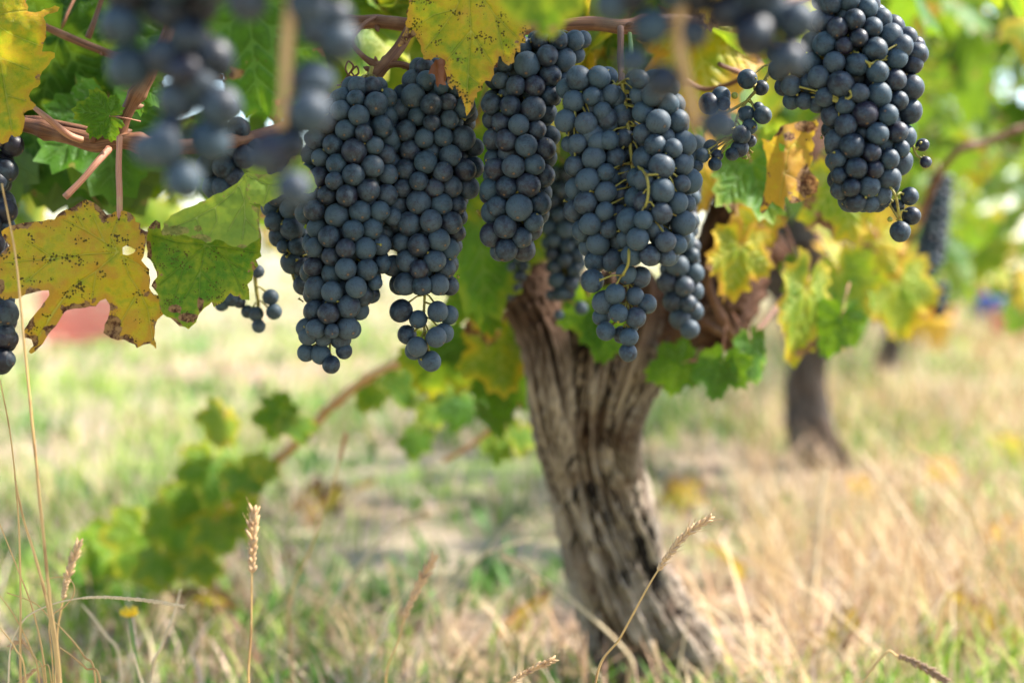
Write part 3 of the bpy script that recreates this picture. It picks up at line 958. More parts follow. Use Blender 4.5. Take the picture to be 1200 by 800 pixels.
bunch('narrow grape bunch hanging beneath the spotted yellow leaf, ending in a blunt round tip', .83, [(640, 36, -8), (612, 80, 0), (606, 150, 0), (604, 230, 0), (597, 290, 0)],
      pack([(38, 640, 692), (60, 585, 694), (80, 566, 676), (110, 560, 660), (145, 562, 656), (190, 563, 653), (230, 560, 648), (265, 560, 640), (288, 566, 632), (305, 578, 616)], 13.2, 3, 44))
bunch('large blue grape bunch in front of the trunk with a pointed single-berry tip', .80, [(729, 96, 10), (735, 140, 6), (742, 210, 8), (738, 280, 6), (737, 310, 8), (736, 340, 8), (736, 405, 5)],
      np.vstack([pack([(84, 720, 772), (105, 735, 800), (135, 742, 808), (170, 740, 816), (210, 732, 822), (250, 724, 816), (285, 718, 808), (311, 728, 792)], 12.9, 4, 44, 0.62) + np.array([0, 0, 16, 0]),
                 pack([(105, 686, 745), (145, 678, 750), (180, 660, 750), (220, 659, 746), (260, 664, 742), (295, 678, 742), (318, 688, 730)], 12.8, 44, 40, 0.66) - np.array([0, 0, 14, 0]),
                 pack([(80, 672, 716), (105, 646, 738), (130, 643, 744), (158, 652, 738), (178, 664, 724)], 12.6, 5, 30) - np.array([0, 0, 6, 0]),
                 hand([(694, 329, 14.5, 10), (734, 321, 12.5, 16), (750, 325, 13, 8), (721, 344, 12.5, 18), (744, 347, 11, 12), (758, 356, 12, 8), (708, 354, 14, 4), (725, 367, 11.5, 18), (745, 372, 12.5, 14), (710, 388, 11.5, 6), (737, 395, 11.5, 12), (736, 413, 11, 8), (728, 392, 10, -6), (705, 371, 11, -6), (741, 382, 8, -4)], 13)]),
      bias=0.10, extra_stems=[[(729, 96, 10), (700, 112, 4), (672, 122, 6)], [(748, 195, 30), (757, 205, 52), (760, 222, 54), (757, 240, 51), (750, 250, 30)], [(757, 205, 52), (772, 204, 52), (780, 202, 50)], [(737, 282, 22), (737, 296, 40), (736, 310, 38), (730, 322, 30)]])  # raised bloom paints in the sunlight on this bunch
bunch('dim narrow grape bunch half hidden behind the right edge of the large blue bunch', 1.02, [(800, 150, 0), (800, 220, 0), (797, 300, 0), (802, 380, 0)],
      pack([(160, 772, 826), (195, 776, 826), (240, 770, 822), (290, 768, 822), (335, 770, 826), (365, 780, 824), (396, 795, 822)], 11.8, 6, 30))
bunch('loose little grape cluster on a slanting yellow stem between the two big right-hand bunches', .83, [(912, 58, 0), (898, 92, 0), (876, 118, 0), (863, 140, 0), (862, 160, 0)],
      hand(zoomed([(817, 275), (865, 305, 27), (725, 335), (685, 360, 38), (870, 400, 33), (812, 395, 30), (855, 375, 22), (825, 440, 27), (797, 468, 33), (790, 515, 33), (828, 490, 22), (765, 535, 24), (712, 540, 22), (690, 510, 26), (660, 540, 26), (705, 570, 24), (640, 575, 24), (735, 360, 24), (745, 440, 30)], 600, 0, 2.9625), 11.5, 8), extra_stems=[[(876, 118, 0), (850, 132, 0), (835, 128, 0)]])
bunch('big grape bunch at the upper right with a crooked tip of sparse berries', .80, [(975, -20, 10), (993, 30, 14), (1005, 90, 14), (1020, 160, 10), (1030, 215, 6), (1056, 262, 2)],
      np.vstack([pack([(-30, 960, 1020), (0, 950, 1030), (28, 944, 1058), (50, 930, 1090), (75, 932, 1090), (100, 940, 1080), (130, 956, 1078), (165, 960, 1072), (195, 962, 1066), (222, 972, 1052), (248, 990, 1032)], 12.9, 9, 48),
                 pack([(52, 902, 940), (75, 892, 955), (105, 905, 962), (128, 928, 968)], 12, 10, 28) - np.array([0, 0, 14, 0]),
                 hand([(1074, 63, 14), (1055, 55, 15, 22), (1066, 230, 11), (1052, 241, 8), (1068, 253, 11), (1055, 271, 12.3), (1081, 170, 8), (1085, 190, 7), (1026, 222, 9), (1035, 235, 9)], 13)]),
      bias=-0.07, extra_stems=[[(1000, 60, 30), (1018, 74, 44), (1028, 72, 38)], [(1018, 74, 44), (1022, 84, 40)], [(985, 120, 34), (998, 112, 42), (992, 102, 40)], [(1035, 208, 20), (1048, 226, 26), (1052, 240, 20), (1054, 256, 10)],[(1050, 150, 10), (1066, 160, 4), (1073, 180, 2), (1081, 186, 0)], [(1073, 175, 2), (1080, 170, 0)]])
bunch('dark grape bunch cut by the left picture edge behind the yellow leaf', .86, [(-12, 120, 0), (-14, 250, 0), (-8, 440, 0)],
      np.vstack([pack([(150, -60, 18), (220, -60, 16), (330, -55, 16), (400, -45, 20), (438, -25, 20)], 14, 12, 36), hand([(14, 170, 14, 10), (6, 200, 15, 12), (7, 247, 14, 10), (6, 367, 16, 14), (4, 390, 14, 12), (8, 396, 13), (6, 421, 12, 8)], 14)]), bias=-0.15)
bunch('short shaded grape bunch between the folded green leaf and the long pair', .88, [(335, 150, 0), (332, 210, 0), (335, 290, 0), (345, 330, 0)],
      pack([(165, 322, 352), (190, 308, 352), (230, 305, 358), (265, 306, 364), (295, 322, 368), (325, 340, 368), (345, 344, 366)], 11.6, 14, 30))
bunch('tiny stray grape cluster of five berries dangling below the green leaf', .95, [(298, 318, 0), (300, 338, 0), (303, 360, 0), (302, 374, 0)],
      hand([(317, 348, 9.5), (321, 365, 9.5), (300, 368, 9), (290, 365, 8), (303, 382, 8), (260, 356, 9), (272, 350, 9), (280, 353, 8), (302, 318, 8)], 9, 5), extra_stems=[[(298, 318, 0), (285, 330, 0), (270, 345, 0)]])
bunch('dark grape bunch tucked behind the blurred front berries at the left', .90, [(262, 120, 0), (258, 160, 0), (255, 220, 0)],
      np.vstack([pack([(140, 235, 300), (170, 228, 304), (200, 230, 285), (232, 240, 275)], 13, 16, 30), hand([(286, 184, 14, 16), (274, 207, 13, 10)], 13)]))
# behind
bunch('blurred grape bunch hanging across the top of the trunk', 1.15, [(662, 190, 0), (660, 260, 0), (662, 320, 0), (660, 360, 0)],
      np.vstack([pack([(195, 640, 684), (230, 636, 690), (270, 632, 690), (310, 638, 688), (335, 642, 680), (352, 648, 672)], 9.0, 18, 24), hand([(655, 369, 6), (681, 361, 8), (646, 346, 7)], 7)]))
bunch('small blurred grape cluster at the fork of the trunk', 1.17, [(597, 275, 0), (596, 310, 0), (597, 345, 0)], pack([(285, 584, 618), (308, 580, 622), (330, 586, 616), (352, 590, 604)], 7.6, 20, 18))
bunch('dark out-of-focus grape bunch in the foliage right of the big right bunch', 2.05, [(1098, 190, 0), (1092, 280, 0), (1074, 350, 0)], pack([(205, 1088, 1118), (240, 1082, 1116), (280, 1074, 1112), (310, 1066, 1106), (330, 1064, 1090), (352, 1066, 1084)], 5.6, 22, 18))
bunch('small dark out-of-focus grape bunch low under the distant foliage', 2.1, [(1103, 320, 0), (1102, 345, 0), (1100, 370, 0)], pack([(332, 1094, 1112), (350, 1092, 1112), (372, 1095, 1107)], 4.6, 24, 12))
# close to the lens, out of focus; their lowered bloom stands in for canopy shade
bunch('very blurred grape bunch nearest the lens at the upper left', .47, [(205, -160, 0), (205, -40, 0), (205, 60, 0), (212, 180, 0)],
      np.vstack([pack([(-230, 130, 290), (-120, 110, 305), (-40, 125, 300), (0, 150, 285)], 25, 26, 70), hand(zoomed([(420, 85, 74), (590, 40, 74), (690, 20, 70), (450, 235, 76), (575, 200, 74), (735, 205, 78), (660, 130, 70), (620, 345, 72), (765, 370, 76), (690, 290, 66), (570, 510, 74), (520, 520, 60), (725, 490, 74), (640, 625, 66), (590, 450, 50), (545, 10, 74), (640, 250, 62), (440, -30, 74)], 0, 0, 2.9625), 25, 20)]), 4.5, 'blurred grape bunches close to the lens', bias=-0.10, stem_mat='tanstem')
bunch('very blurred grape bunch on a thick tan stem, near the lens at upper left', .45, [(352, -120, 0), (345, -20, 6), (336, 60, 12), (330, 150, 12)],
      np.vstack([pack([(-200, 330, 430), (-120, 300, 440), (-50, 290, 440), (-10, 300, 410)], 25, 28, 60), hand(zoomed([(860, 5, 74), (1075, 20, 76), (1160, 60, 66), (1170, 140, 78), (1100, 100, 66), (1088, 280, 76), (1075, 390, 78), (1040, 410, 60), (950, 530, 76), (1010, 500, 60), (1020, 655, 64), (900, 550, 50)], 0, 0, 2.9625), 25, 16)]), 9.5, 'blurred grape bunches close to the lens', False, 'tanstem', bias=-0.10)
bunch('very blurred grape bunch near the lens at the top right of centre', .46, [(800, -60, 0), (796, 40, 0), (806, 100, 0), (817, 150, 0)],
      np.vstack([pack([(-180, 740, 900), (-100, 700, 960), (-45, 710, 950), (-15, 730, 930)], 23, 30, 60), hand(zoomed([(840, 125, 78), (985, 75, 72), (745, 40, 66), (780, 10, 66), (485, 90, 64), (630, 115, 54), (420, 212, 50), (522, 285, 66), (350, 15, 66), (880, 0, 72), (955, 205, 64), (905, 40, 66), (715, 430, 62), (420, -20, 64), (560, -30, 60), (640, -10, 60)], 600, 0, 2.9625), 21, 16)]), 8, 'blurred grape bunches close to the lens', False, 'tanstem', bias=-0.10, extra_stems=[[(800, -40, 0), (850, -10, 0), (890, 30, 0), (915, 60, 0)]])
SHOTS = {3: [(782, 202, 26, 3.6), (757, 230, 24, 2.5), (735, 300, 26, 2.6)], 6: [(986, 94, 28, 5), (1025, 226, 18, 4.5), (1043, 257, 12, 3.2), (1033, 162, 24, 3)], 5: [(861, 112, 12, 4), (838, 158, 8, 2.6)], 0: [(424, 128, 20, 3.2), (440, 118, 16, 2.4)], 1: [(512, 278, 26, 3)]}

# which berries the lens can see (a painter's id buffer over all bunches)
H, W = 800, 1200
zb, ib = np.full((H, W), 1e9), np.full((H, W), -1, int)
flat = []
for bi, B in enumerate(BUNCHES):
    for gi, (x, y, z, r) in enumerate(B['b']):
        flat.append((B['d'] - z / FPX * B['d'], x, y, r, bi, gi))
for k, (dd, x, y, r, bi, gi) in enumerate(flat):
    x0, x1, y0, y1 = int(max(0, x - r)), int(min(W, x + r + 2)), int(max(0, y - r)), int(min(H, y + r + 2))
    if x0 >= x1 or y0 >= y1: continue
    yy, xx = np.mgrid[y0:y1, x0:x1]
    q = r * r - (xx - x) ** 2 - (yy - y) ** 2
    zz = dd - np.sqrt(np.maximum(q, 0)) / FPX * dd
    m = (q > 0) & (zz < zb[y0:y1, x0:x1])
    zb[y0:y1, x0:x1][m] = zz[m]; ib[y0:y1, x0:x1][m] = k
seen = np.bincount(ib[ib >= 0], minlength=len(flat))
vis = {(f[4], f[5]): seen[k] for k, f in enumerate(flat)}

for bi, B in enumerate(BUNCHES):
    random.seed(100 + bi)
    d, b, sc = B['d'], B['b'], B['d'] / FPX
    W3 = lambda x, y, z: P(x, y, d - z * sc)
    top = W3(*B['spine'][0])
    root = tag(empty('grape_bunch', top), B['label'], 'grapes', B['group'])
    sp = spline(B['spine'], 8)
    sy = np.array([s[1] for s in sp])
    order = sorted(range(len(b)), key=lambda g: -vis[(bi, g)])
    shown = set(g for g in order[:100] if vis[(bi, g)] > 12)
    st = Geo()
    st.tube([W3(*s) for s in sp], [sc * B['stemw'] * (1.15 - 0.6 * i / len(sp)) for i in range(len(sp))], 8, 0.3)
    for e in B['extra']:
        es = spline(e, 6)
        st.tube([W3(*s) for s in es], [sc * B['stemw'] * 0.75] * len(es), 7, 0.3)
    hid_v, hid_f, hid_g, hid_r = [], [], [], []
    for gi, (x, y, z, r) in enumerate(b):
        s = sp[int(np.argmin(np.abs(sy - (y - r * 1.3))))]
        cands = [s] + [q for e in B['extra'] for q in spline(e, 4)]
        s = min(cands, key=lambda q: (q[0] - x) ** 2 + (q[1] - y + r) ** 2 + (q[2] - z) ** 2 * .5)
        c, ax = W3(x, y, z), W3(*s)
        out = (c - ax)
        if out.length < 1e-6: out = Vector((0, 0, -1))
        out = (out.normalized() + Vector((random.uniform(-.3, .3), random.uniform(-.3, .3), random.uniform(-.5, .1)))).normalized()
        rot = out.to_track_quat('-Z', 'Y').to_matrix() @ Matrix.Rotation(random.uniform(0, 6.28), 3, 'Z')
        rr = r * sc
        mtx = Matrix.Translation(c - top) @ rot.to_4x4() @ Matrix.Diagonal((rr * random.uniform(.95, 1.03), rr * random.uniform(.95, 1.03), rr * random.uniform(0.95, 1.07), 1))
        v = random.randrange(5)
        if gi in shown:
            o = put('grape', GRAPE_ME[v], root)
            o.color = (0.5 + B['bias'], 0, 0, 1)
            o.matrix_local = mtx
        else:
            V, F, gc = GV[v]
            base = len(hid_v)
            hid_v += [mtx @ Vector(q) for q in V]; hid_f += [tuple(i + base for i in f) for f in F]
            hid_g += gc; hid_r += [random.random()] * len(V)
        if B['ped'] and (gi in shown):
            n0 = c - out * rr * 0.93
            k = ax + Vector((random.uniform(-1, 1), random.uniform(-1, 1), random.uniform(-1, 1))) * sc * 2
            mid = (n0 + k) / 2 + Vector((0, 0, 0.0012))
            st.tube([k, mid, n0 - out * rr * 0.05, n0 + out * rr * 0.06], [sc * 1.35, sc * 1.0, sc * 1.25, sc * 2.4], 6, 0.2)
    # bare stalk stubs where berries were lost
    if B['ped'] and d < 0.9:
        for _ in range(22):
            x, y, z, r = b[random.choice(order[:max(6, len(order) // 2)])]
            q = W3(x + random.uniform(-1, 1) * r * 1.1, y + random.uniform(-1, 1) * r * 1.1, z + r * 0.1)
            dr = Vector((random.uniform(-1, 1), random.uniform(-1.4, -.2), random.uniform(-.6, .6))).normalized()
            st.tube([q, q + dr * sc * 5, q + dr * sc * 7], [sc * 0.9, sc * 0.9, sc * 1.9], 5, 0.4)
    st.build('stem', M[B['mat']], root, top)
    if hid_v:
        o = put('inner_berry_mass', mesh('inner_berry_mass', hid_v, hid_f, M['grape'], True, {'gco': ('FLOAT_VECTOR', hid_g), 'grand': ('FLOAT', hid_r)}), root)
        o['kind'] = 'stuff'
        o.color = (0.5 + B['bias'], 0, 0, 1)
    for (x, y, z, r) in SHOTS.get(bi, ()):
        o = put('unripe_berry', mesh('unripe_berry', GV[0][0], GV[0][1], M['shot']), root, W3(x, y, z) - top)
        o.scale = (r * sc,) * 3
        o['label'] = 'tiny unripe green berry'
random.seed(5)
cane('fruit_stalk', [(727, 33, .87, 4.5), (727, 60, .85, 4), (728, 85, .83, 4), (729, 100, .81, 5)], 'cane', **V1)
cane('fruit_stalk', [(738, 40, .87, 3), (740, 75, .83, 3), (737, 92, .81, 3), (740, 108, .80, 3)], 'green_stem', **V1)
cane('fruit_stalk', [(960, -60, .83, 4), (970, -15, .81, 5), (988, 12, .80, 5), (998, 30, .795, 4.5)], 'tanstem', **V1)
cane('fruit_stalk', [(640, 34, .87, 3), (634, 42, .85, 3), (628, 60, .84, 3)], 'rachis', **V1)

# ------------------------------------------------------------------ leaves traced one by one
def traced(label, d, outline, veins, zfun, size, tint, spots, dead, step, teeth=(7, 1.6), holes=(), extra=(), petiole=None, name='vine_leaf', seed=0, mat='leaf', pmat='petiole', patches=(), pale=0.0):
    """outline in photo pixels at depth d; zfun(x, y) = pixels toward the lens; extra = further folded lobes of the same leaf"""
    Vs, Ts, A, B, Lc, Dp, base = [], [], [], [], [], [], 0
    org = P(*outline[0], d) if petiole is None else P(*petiole[0], d)
    c = np.mean(outline, axis=0)
    for q, (ol, ve, zf) in enumerate([(outline, veins, zfun)] + list(extra)):
        ol2 = serrate([(a, -b) for a, b in ol], teeth[0], teeth[1], seed + q)
        V, T, vd, od = leaf_flat(ol2, [[(a, -b) for a, b in v] for v in ve], step, [[(a, -b) for a, b in h] for h in holes] if q == 0 else ())
        V = V * np.array([1, -1])
        z = np.array([zf(x, y) for x, y in V]) + np.array([3.4 * noise.noise(Vector((x * .03, y * .03, seed + 3))) + 1.9 * noise.noise(Vector((x * .09, y * .09, seed))) for x, y in V])
        z += 2.2 * (np.minimum(vd, 12) / 12)
        co = np.array([tuple(P(x, y, d - zz / FPX * d) - org) for (x, y), zz in zip(V, z)])
        Vs.append(co); Ts.append(T + base); base += len(co)
        A.append(vd / size); B.append(od / size)
        Lc.append(np.column_stack([(V - c) / size, np.full(len(V), seed * 1.9)]))
        Dp.append(np.max([np.zeros(len(V))] + [np.exp(-(((V[:, 0] - p[0]) / p[2]) ** 2 + ((V[:, 1] - p[1]) / p[3]) ** 2)) for p in patches], axis=0))
    me = mesh(name, np.concatenate(Vs), np.concatenate(Ts), M[mat], True, {'lco': ('FLOAT_VECTOR', np.concatenate(Lc)), 'veind': ('FLOAT', np.concatenate(A)), 'edged': ('FLOAT', np.concatenate(B)), 'deadp': ('FLOAT', np.concatenate(Dp))})
    o = put(name, me, None, org)
    o.color = (tint, spots, dead, 1 - pale)
    tag(o, label, 'leaf')
    if petiole:
        pp = [P(*q, d - zz / FPX * d) for q, zz in zip(petiole, np.linspace(4, -10, len(petiole)))]
        sp = [Vector(a) for a in spline([tuple(v) for v in pp], 6)]
        Geo().tube(sp, 3.6 / FPX * d, 8, 0.15).build('petiole', M[pmat], o, org)
    return o


z4 = lambda pts, ox, oy, k: [(ox + x / k, oy + y / k) for x, y in pts]
L1 = z4([(5, 205), (45, 180), (100, 166), (150, 160), (255, 150), (270, 126), (320, 100), (370, 70), (400, 55), (440, 70), (480, 105), (500, 126), (540, 112), (580, 108), (610, 118), (632, 140), (635, 160), (658, 166), (656, 186), (690, 206), (688, 240), (676, 300), (662, 340), (700, 382), (705, 430), (700, 470), (722, 500), (765, 505), (775, 540), (770, 590), (738, 618), (726, 650), (722, 705), (732, 756), (702, 730), (670, 736), (640, 752), (633, 735), (604, 724), (580, 711), (550, 714), (520, 704), (484, 680), (490, 640), (512, 590), (514, 550), (495, 520), (468, 530), (448, 556), (400, 562), (350, 566), (315, 573), (290, 600), (260, 650), (212, 710), (180, 750), (145, 778), (134, 768), (157, 740), (147, 710), (105, 705), (115, 660), (150, 608), (190, 562), (231, 502), (228, 481), (195, 482), (140, 496), (80, 520), (20, 526), (-60, 500), (-110, 420), (-70, 350), (0, 312), (42, 272), (20, 240)], 0, 220, 4)
H1 = z4([(574, 280), (592, 271), (615, 280), (636, 292), (622, 308), (598, 316), (576, 312)], 0, 220, 4)
V1s = [z4(v, 0, 220, 4) for v in ([(555, 298), (490, 255), (400, 198), (300, 150)], [(555, 302), (390, 312), (250, 330), (20, 350)], [(555, 302), (450, 390), (330, 470), (250, 590), (160, 725)], [(572, 320), (605, 410), (650, 480), (690, 560), (718, 720)], [(575, 322), (640, 352), (700, 400)],
                                  [(545, 285), (520, 230), (560, 130)], [(490, 255), (440, 140)], [(400, 198), (350, 110)], [(250, 330), (130, 250)], [(250, 330), (120, 440)], [(450, 390), (430, 520)], [(650, 480), (560, 640)], [(330, 470), (220, 620)])]
traced('big yellow leaf peppered with dark rust spots at the left', .805, L1, V1s, lambda x, y: 10 * math.sin((x - 60) / 62) - 0.0016 * (y - 310) ** 2 + 6 * math.sin(y / 26 + x / 50), 55, 0.79, 1.0, 0.36, 2.4, (6, 1.2), [H1], patches=[(131, 384, 13, 20), (126, 392, 9, 9), (38, 400, 9, 9), (30, 396, 7, 6), (174, 294, 5, 16), (180, 332, 6, 14), (108, 361, 10, 4), (0, 336, 6, 10)], petiole=[(139, 292), (140, 262), (140, 235), (139, 200), (140, 160)], seed=3)
L2 = z4([(512, 142), (540, 112), (556, 120), (566, 160), (600, 130), (640, 125), (690, 130), (740, 130), (800, 130), (850, 130), (902, 140), (908, 238), (889, 250), (897, 270), (880, 290), (875, 320), (859, 335), (866, 390), (840, 388), (800, 365), (770, 400), (742, 415), (735, 396), (702, 426), (690, 440), (680, 468), (655, 491), (622, 480), (592, 452), (566, 438), (552, 400), (545, 365), (525, 340), (545, 310), (530, 262), (510, 240), (508, 200)], 0, 220, 2.9625)
V2s = [z4(v, 0, 220, 2.9625) for v in ([(714, 196), (695, 290), (690, 400)], [(714, 200), (640, 262), (552, 335)], [(716, 200), (790, 250), (845, 372)], [(716, 198), (800, 210), (890, 225)], [(712, 196), (620, 190), (530, 165)], [(695, 290), (640, 380)], [(695, 290), (760, 360)], [(790, 250), (868, 300)], [(640, 262), (600, 400)])]
traced('bright green leaf with brown blotched edges behind the folded leaf', .80, L2, V2s, lambda x, y: -4 + 8 * math.sin((x - 190) / 40) + 0.05 * (y - 300), 45, 0.40, 0.8, 0.2, 2.3, (6, 1.4), patches=[(221, 372, 13, 7), (205, 362, 9, 6), (178, 334, 6, 14), (173, 296, 6, 16), (235, 356, 4, 12), (275, 352, 5, 6)], seed=8)
L3 = z4([(430, 292), (440, 400), (450, 436), (498, 462), (496, 560), (502, 592), (462, 616), (416, 646), (370, 636), (330, 612), (290, 602), (250, 622), (222, 602), (190, 596), (130, 580), (40, 582), (46, 520), (100, 480), (180, 446), (260, 410), (340, 370), (392, 338)], 180, 130, 4)
V3s = [z4(v, 180, 130, 4) for v in ([(428, 305), (370, 385), (290, 450), (180, 510), (90, 545)], [(400, 345), (425, 420), (428, 500), (416, 600)], [(290, 450), (297, 520), (255, 590)], [(425, 430), (350, 560)], [(428, 500), (480, 560)], [(200, 500), (230, 580)])]
F3 = z4([(430, 290), (480, 296), (550, 300), (600, 285), (622, 258), (652, 214), (690, 208), (694, 248), (730, 270), (752, 310), (767, 356), (750, 381), (702, 386), (640, 376), (575, 410), (522, 438), (518, 470), (497, 436), (450, 432), (436, 400)], 180, 130, 4)
V3f = [z4([(433, 300), (540, 350), (640, 330), (740, 350)], 180, 130, 4), z4([(540, 350), (515, 430)], 180, 130, 4)]
traced('pale folded leaf with raised veins and a brown lower edge', .79, L3, V3s, lambda x, y: 6 + 0.10 * (x - 240) - 0.05 * (y - 250), 42, 0.36, 0.3, 0.1, 2.1, (5, 1.2), pale=0.75, patches=[(205, 270, 18, 7), (192, 270, 10, 9), (235, 280, 14, 6), (232, 268, 5, 5), (283, 290, 8, 4)], extra=[(F3, V3f, lambda x, y: 8 + 0.10 * (287 - 240) - 0.16 * (x - 287))], seed=12)
L4 = z4([(-200, -60), (90, -40), (95, 40), (140, 40), (190, 20), (207, 26), (200, 40), (150, 60), (160, 92), (160, 130), (145, 180), (190, 184), (190, 200), (160, 236), (145, 250), (140, 290), (105, 320), (100, 335), (125, 365), (114, 380), (80, 396), (85, 425), (75, 465), (50, 476), (40, 468), (28, 492), (0, 502), (-50, 470), (-130, 380), (-200, 200)], 0, 0, 2.9625)
V4s = [z4(v, 0, 0, 2.9625) for v in ([(-60, 60), (0, 200), (20, 330), (40, 450)], [(-60, 60), (40, 120), (140, 160)], [(-60, 60), (60, 40), (180, 32)], [(0, 200), (100, 240)], [(20, 330), (90, 350)], [(-60, 60), (-100, 250)])]
traced('yellow leaf with wavy lobed edge in the upper left corner', .80, L4, V4s, lambda x, y: 9 * math.sin(y / 17) + 3 * math.sin(x / 12) + 0.02 * y, 52, 0.66, 0.25, 0.16, 2.6, (6, 1.5), seed=17)
L5 = z4([(215, -150), (225, 40), (205, 90), (215, 110), (195, 155), (205, 172), (185, 230), (150, 300), (156, 316), (215, 290), (265, 242), (285, 275), (305, 310), (305, 342), (320, 396), (370, 406), (392, 386), (430, 386), (462, 400), (475, 420), (460, 450), (475, 500), (490, 580), (515, 602), (530, 570), (560, 652), (575, 640), (600, 720), (610, 778), (640, 735), (670, 650), (680, 662), (680, 620), (710, 606), (720, 560), (740, 540), (770, 546), (795, 500), (790, 460), (815, 450), (825, 380), (840, 376), (850, 410), (892, 441), (930, 420), (940, 350), (970, 352), (970, 290), (1006, 290), (1000, 240), (1010, 200), (1042, 196), (1035, 150), (1010, 60), (980, -150), (600, -230)], 440, 0, 5.715)
V5s = [z4(v, 440, 0, 5.715) for v in ([(620, -150), (540, 60), (440, 200), (330, 330)], [(620, -150), (640, 200), (620, 500), (610, 740)], [(620, -150), (800, 100), (960, 260)], [(540, 60), (390, 100), (230, 200)], [(640, 200), (480, 400)], [(640, 200), (780, 430)], [(800, 100), (860, 360)], [(620, 500), (690, 560)])]
traced('speckled yellow and green leaf with a long pointed tip at the top centre', .80, L5, V5s, lambda x, y: 4 - 0.0022 * (x - 550) ** 2 + 5 * math.sin(x / 14 + y / 30), 48, 0.70, 0.95, 0.22, 2.3, (5, 1.3), seed=23)
L10 = z4([(865, 480), (900, 490), (930, 440), (985, 425), (1055, 415), (1066, 440), (1040, 480), (1050, 500), (1046, 550), (1030, 585), (1066, 630), (1060, 666), (1000, 702), (965, 706), (950, 680), (945, 730), (905, 700), (870, 742), (860, 735), (880, 640), (886, 560)], 600, 0, 2.9625)
V10 = [z4(v, 600, 0, 2.9625) for v in ([(1030, 440), (960, 520), (930, 690)], [(960, 520), (890, 500)], [(975, 500), (1030, 520)], [(945, 600), (1040, 650)])]
traced('crinkled orange and tan dying leaf left of the big right bunch', .95, L10, V10, lambda x, y: 7 * math.sin(x / 9) + 0.05 * (y - 190), 34, 0.98, 0.3, 0.5, 2.4, (6, 1.6), [z4([(925, 495), (948, 505), (945, 525), (930, 525)], 600, 0, 2.9625)], patches=[(945, 215, 14, 20), (945, 148, 16, 9), (925, 160, 8, 6)], seed=29)
SCR = z4([(470, 395), (440, 388), (400, 400), (372, 440), (355, 498), (395, 500), (402, 560), (418, 588), (430, 560), (474, 572), (470, 480)], 440, 0, 5.715)
o = traced('small shrivelled red-brown dead leaf beside the pointed yellow leaf', .815, SCR, [z4([(455, 400), (425, 480), (420, 570)], 440, 0, 5.715)], lambda x, y: 4 * math.sin(x / 3.5), 16, 0.9, 0, 0.3, 1.8, (4, 1.2), seed=31, mat='deadleaf')
L6 = [(560, -90), (578, -20), (584, 8), (596, 24), (612, 30), (624, 34), (634, 44), (648, 46), (658, 36), (664, 24), (684, 14), (692, -30), (680, -90)]
traced('blurred lime leaf near the lens at the top edge', .56, L6, [[(625, -80), (628, -20), (640, 36)], [(628, -20), (600, 15)]], lambda x, y: 0.1 * (x - 600), 60, 0.46, 0.0, 0.12, 4, (9, 2), seed=37)

# other leaves one can tell apart
random.seed(21)
leaf('small fresh green leaf on the brown cane at the left', 128, 136, .835, 40, -95, -10, 10, 0.28, 0.1, 0.0, 0)
leaf('dark green leaf hanging between the two blurred left bunches', 292, 10, .70, 118, 0, 12, 10, 0.20, 0.3, 0.55, 1)
leaf('large shaded green leaf behind the snapped pink stalk', 60, 120, 1.02, 135, 18, 8, -10, 0.14, 0.05, 0.05, 3)
leaf('shaded green leaf behind the brown cane above the yellow leaf', 130, 140, 1.0, 105, 8, -8, 15, 0.18, 0.05, 0.05, 2)
leaf('dark green leaf behind the corner yellow leaf', 70, 40, .98, 95, -25, 15, 20, 0.10, 0, 0, 1)
leaf('smooth green leaf above the bare twig at upper left', 92, -5, 1.02, 70, 10, 5, -25, 0.14, 0, 0, 4)
leaf('broad green leaf hanging above the small fresh leaf', 150, 30, 1.0, 92, 5, 10, 15, 0.12, 0, 0, 0)
leaf('pale bluish leaf edge under the upright cane', 165, 100, .88, 38, 60, 62, 0, 0.22, 0, 0, 2)
leaf('glowing lime leaf behind the tops of the long pair', 425, 15, 1.05, 150, 5, 10, 10, 0.44, 0.1, 0.1, 3)
leaf('sunlit green leaf at the top behind the red cane', 370, -20, 1.0, 80, 30, 10, 25, 0.26, 0.1, 0.1, 1)
leaf('lime leaf filling the gap between pair and narrow bunch', 556, 150, 1.12, 110, -8, 5, -12, 0.42, 0.15, 0.1, 0)
leaf('hanging green leaf with narrow blade left of the trunk top', 560, 255, 1.14, 120, 8, 8, 38, 0.34, 0.05, 0.05, 4)
leaf('pale lime leaf behind the stem of the large blue bunch', 690, 60, 1.08, 120, 15, 10, 10, 0.42, 0.1, 0.1, 2)
leaf('green leaf below the gap left of the large blue bunch', 668, 150, 1.15, 85, -8, 8, 15, 0.34, 0.1, 0.1, 1)
leaf('golden leaf behind the loose little cluster', 815, 40, 1.05, 105, 20, 0, 10, 0.78, 0.2, 0.2, 0)
leaf('golden yellow leaf beside the dim narrow bunch', 824, 188, 1.16, 70, 6, 8, 20, 0.80, 0.1, 0.2, 3)
leaf('yellow leaf turning green below the dying orange leaf', 868, 286, 1.15, 68, -8, 10, 35, 0.62, 0.1, 0.15, 4)
leaf('small pale yellow leaf above the yellow-green one', 890, 262, 1.18, 50, -20, 20, 20, 0.70, 0.1, 0.1, 1)
leaf('green leaf just below the loose little cluster', 880, 190, 1.05, 75, 20, 0, 10, 0.32, 0.1, 0.1, 2)
leaf('yellow and green leaf with brown edge under the big right bunch', 985, 205, 1.18, 78, 18, 10, 15, 0.56, 0.1, 0.5, 0)
leaf('long lime leaf with a brown spot hanging low at the right', 945, 338, 1.22, 92, -6, 5, 52, 0.50, 0.3, 0.1, 4)
leaf('dark green leaf with a hole, right of the long lime leaf', 985, 372, 1.24, 48, -20, 8, 10, 0.22, 0.0, 0.0, 1)
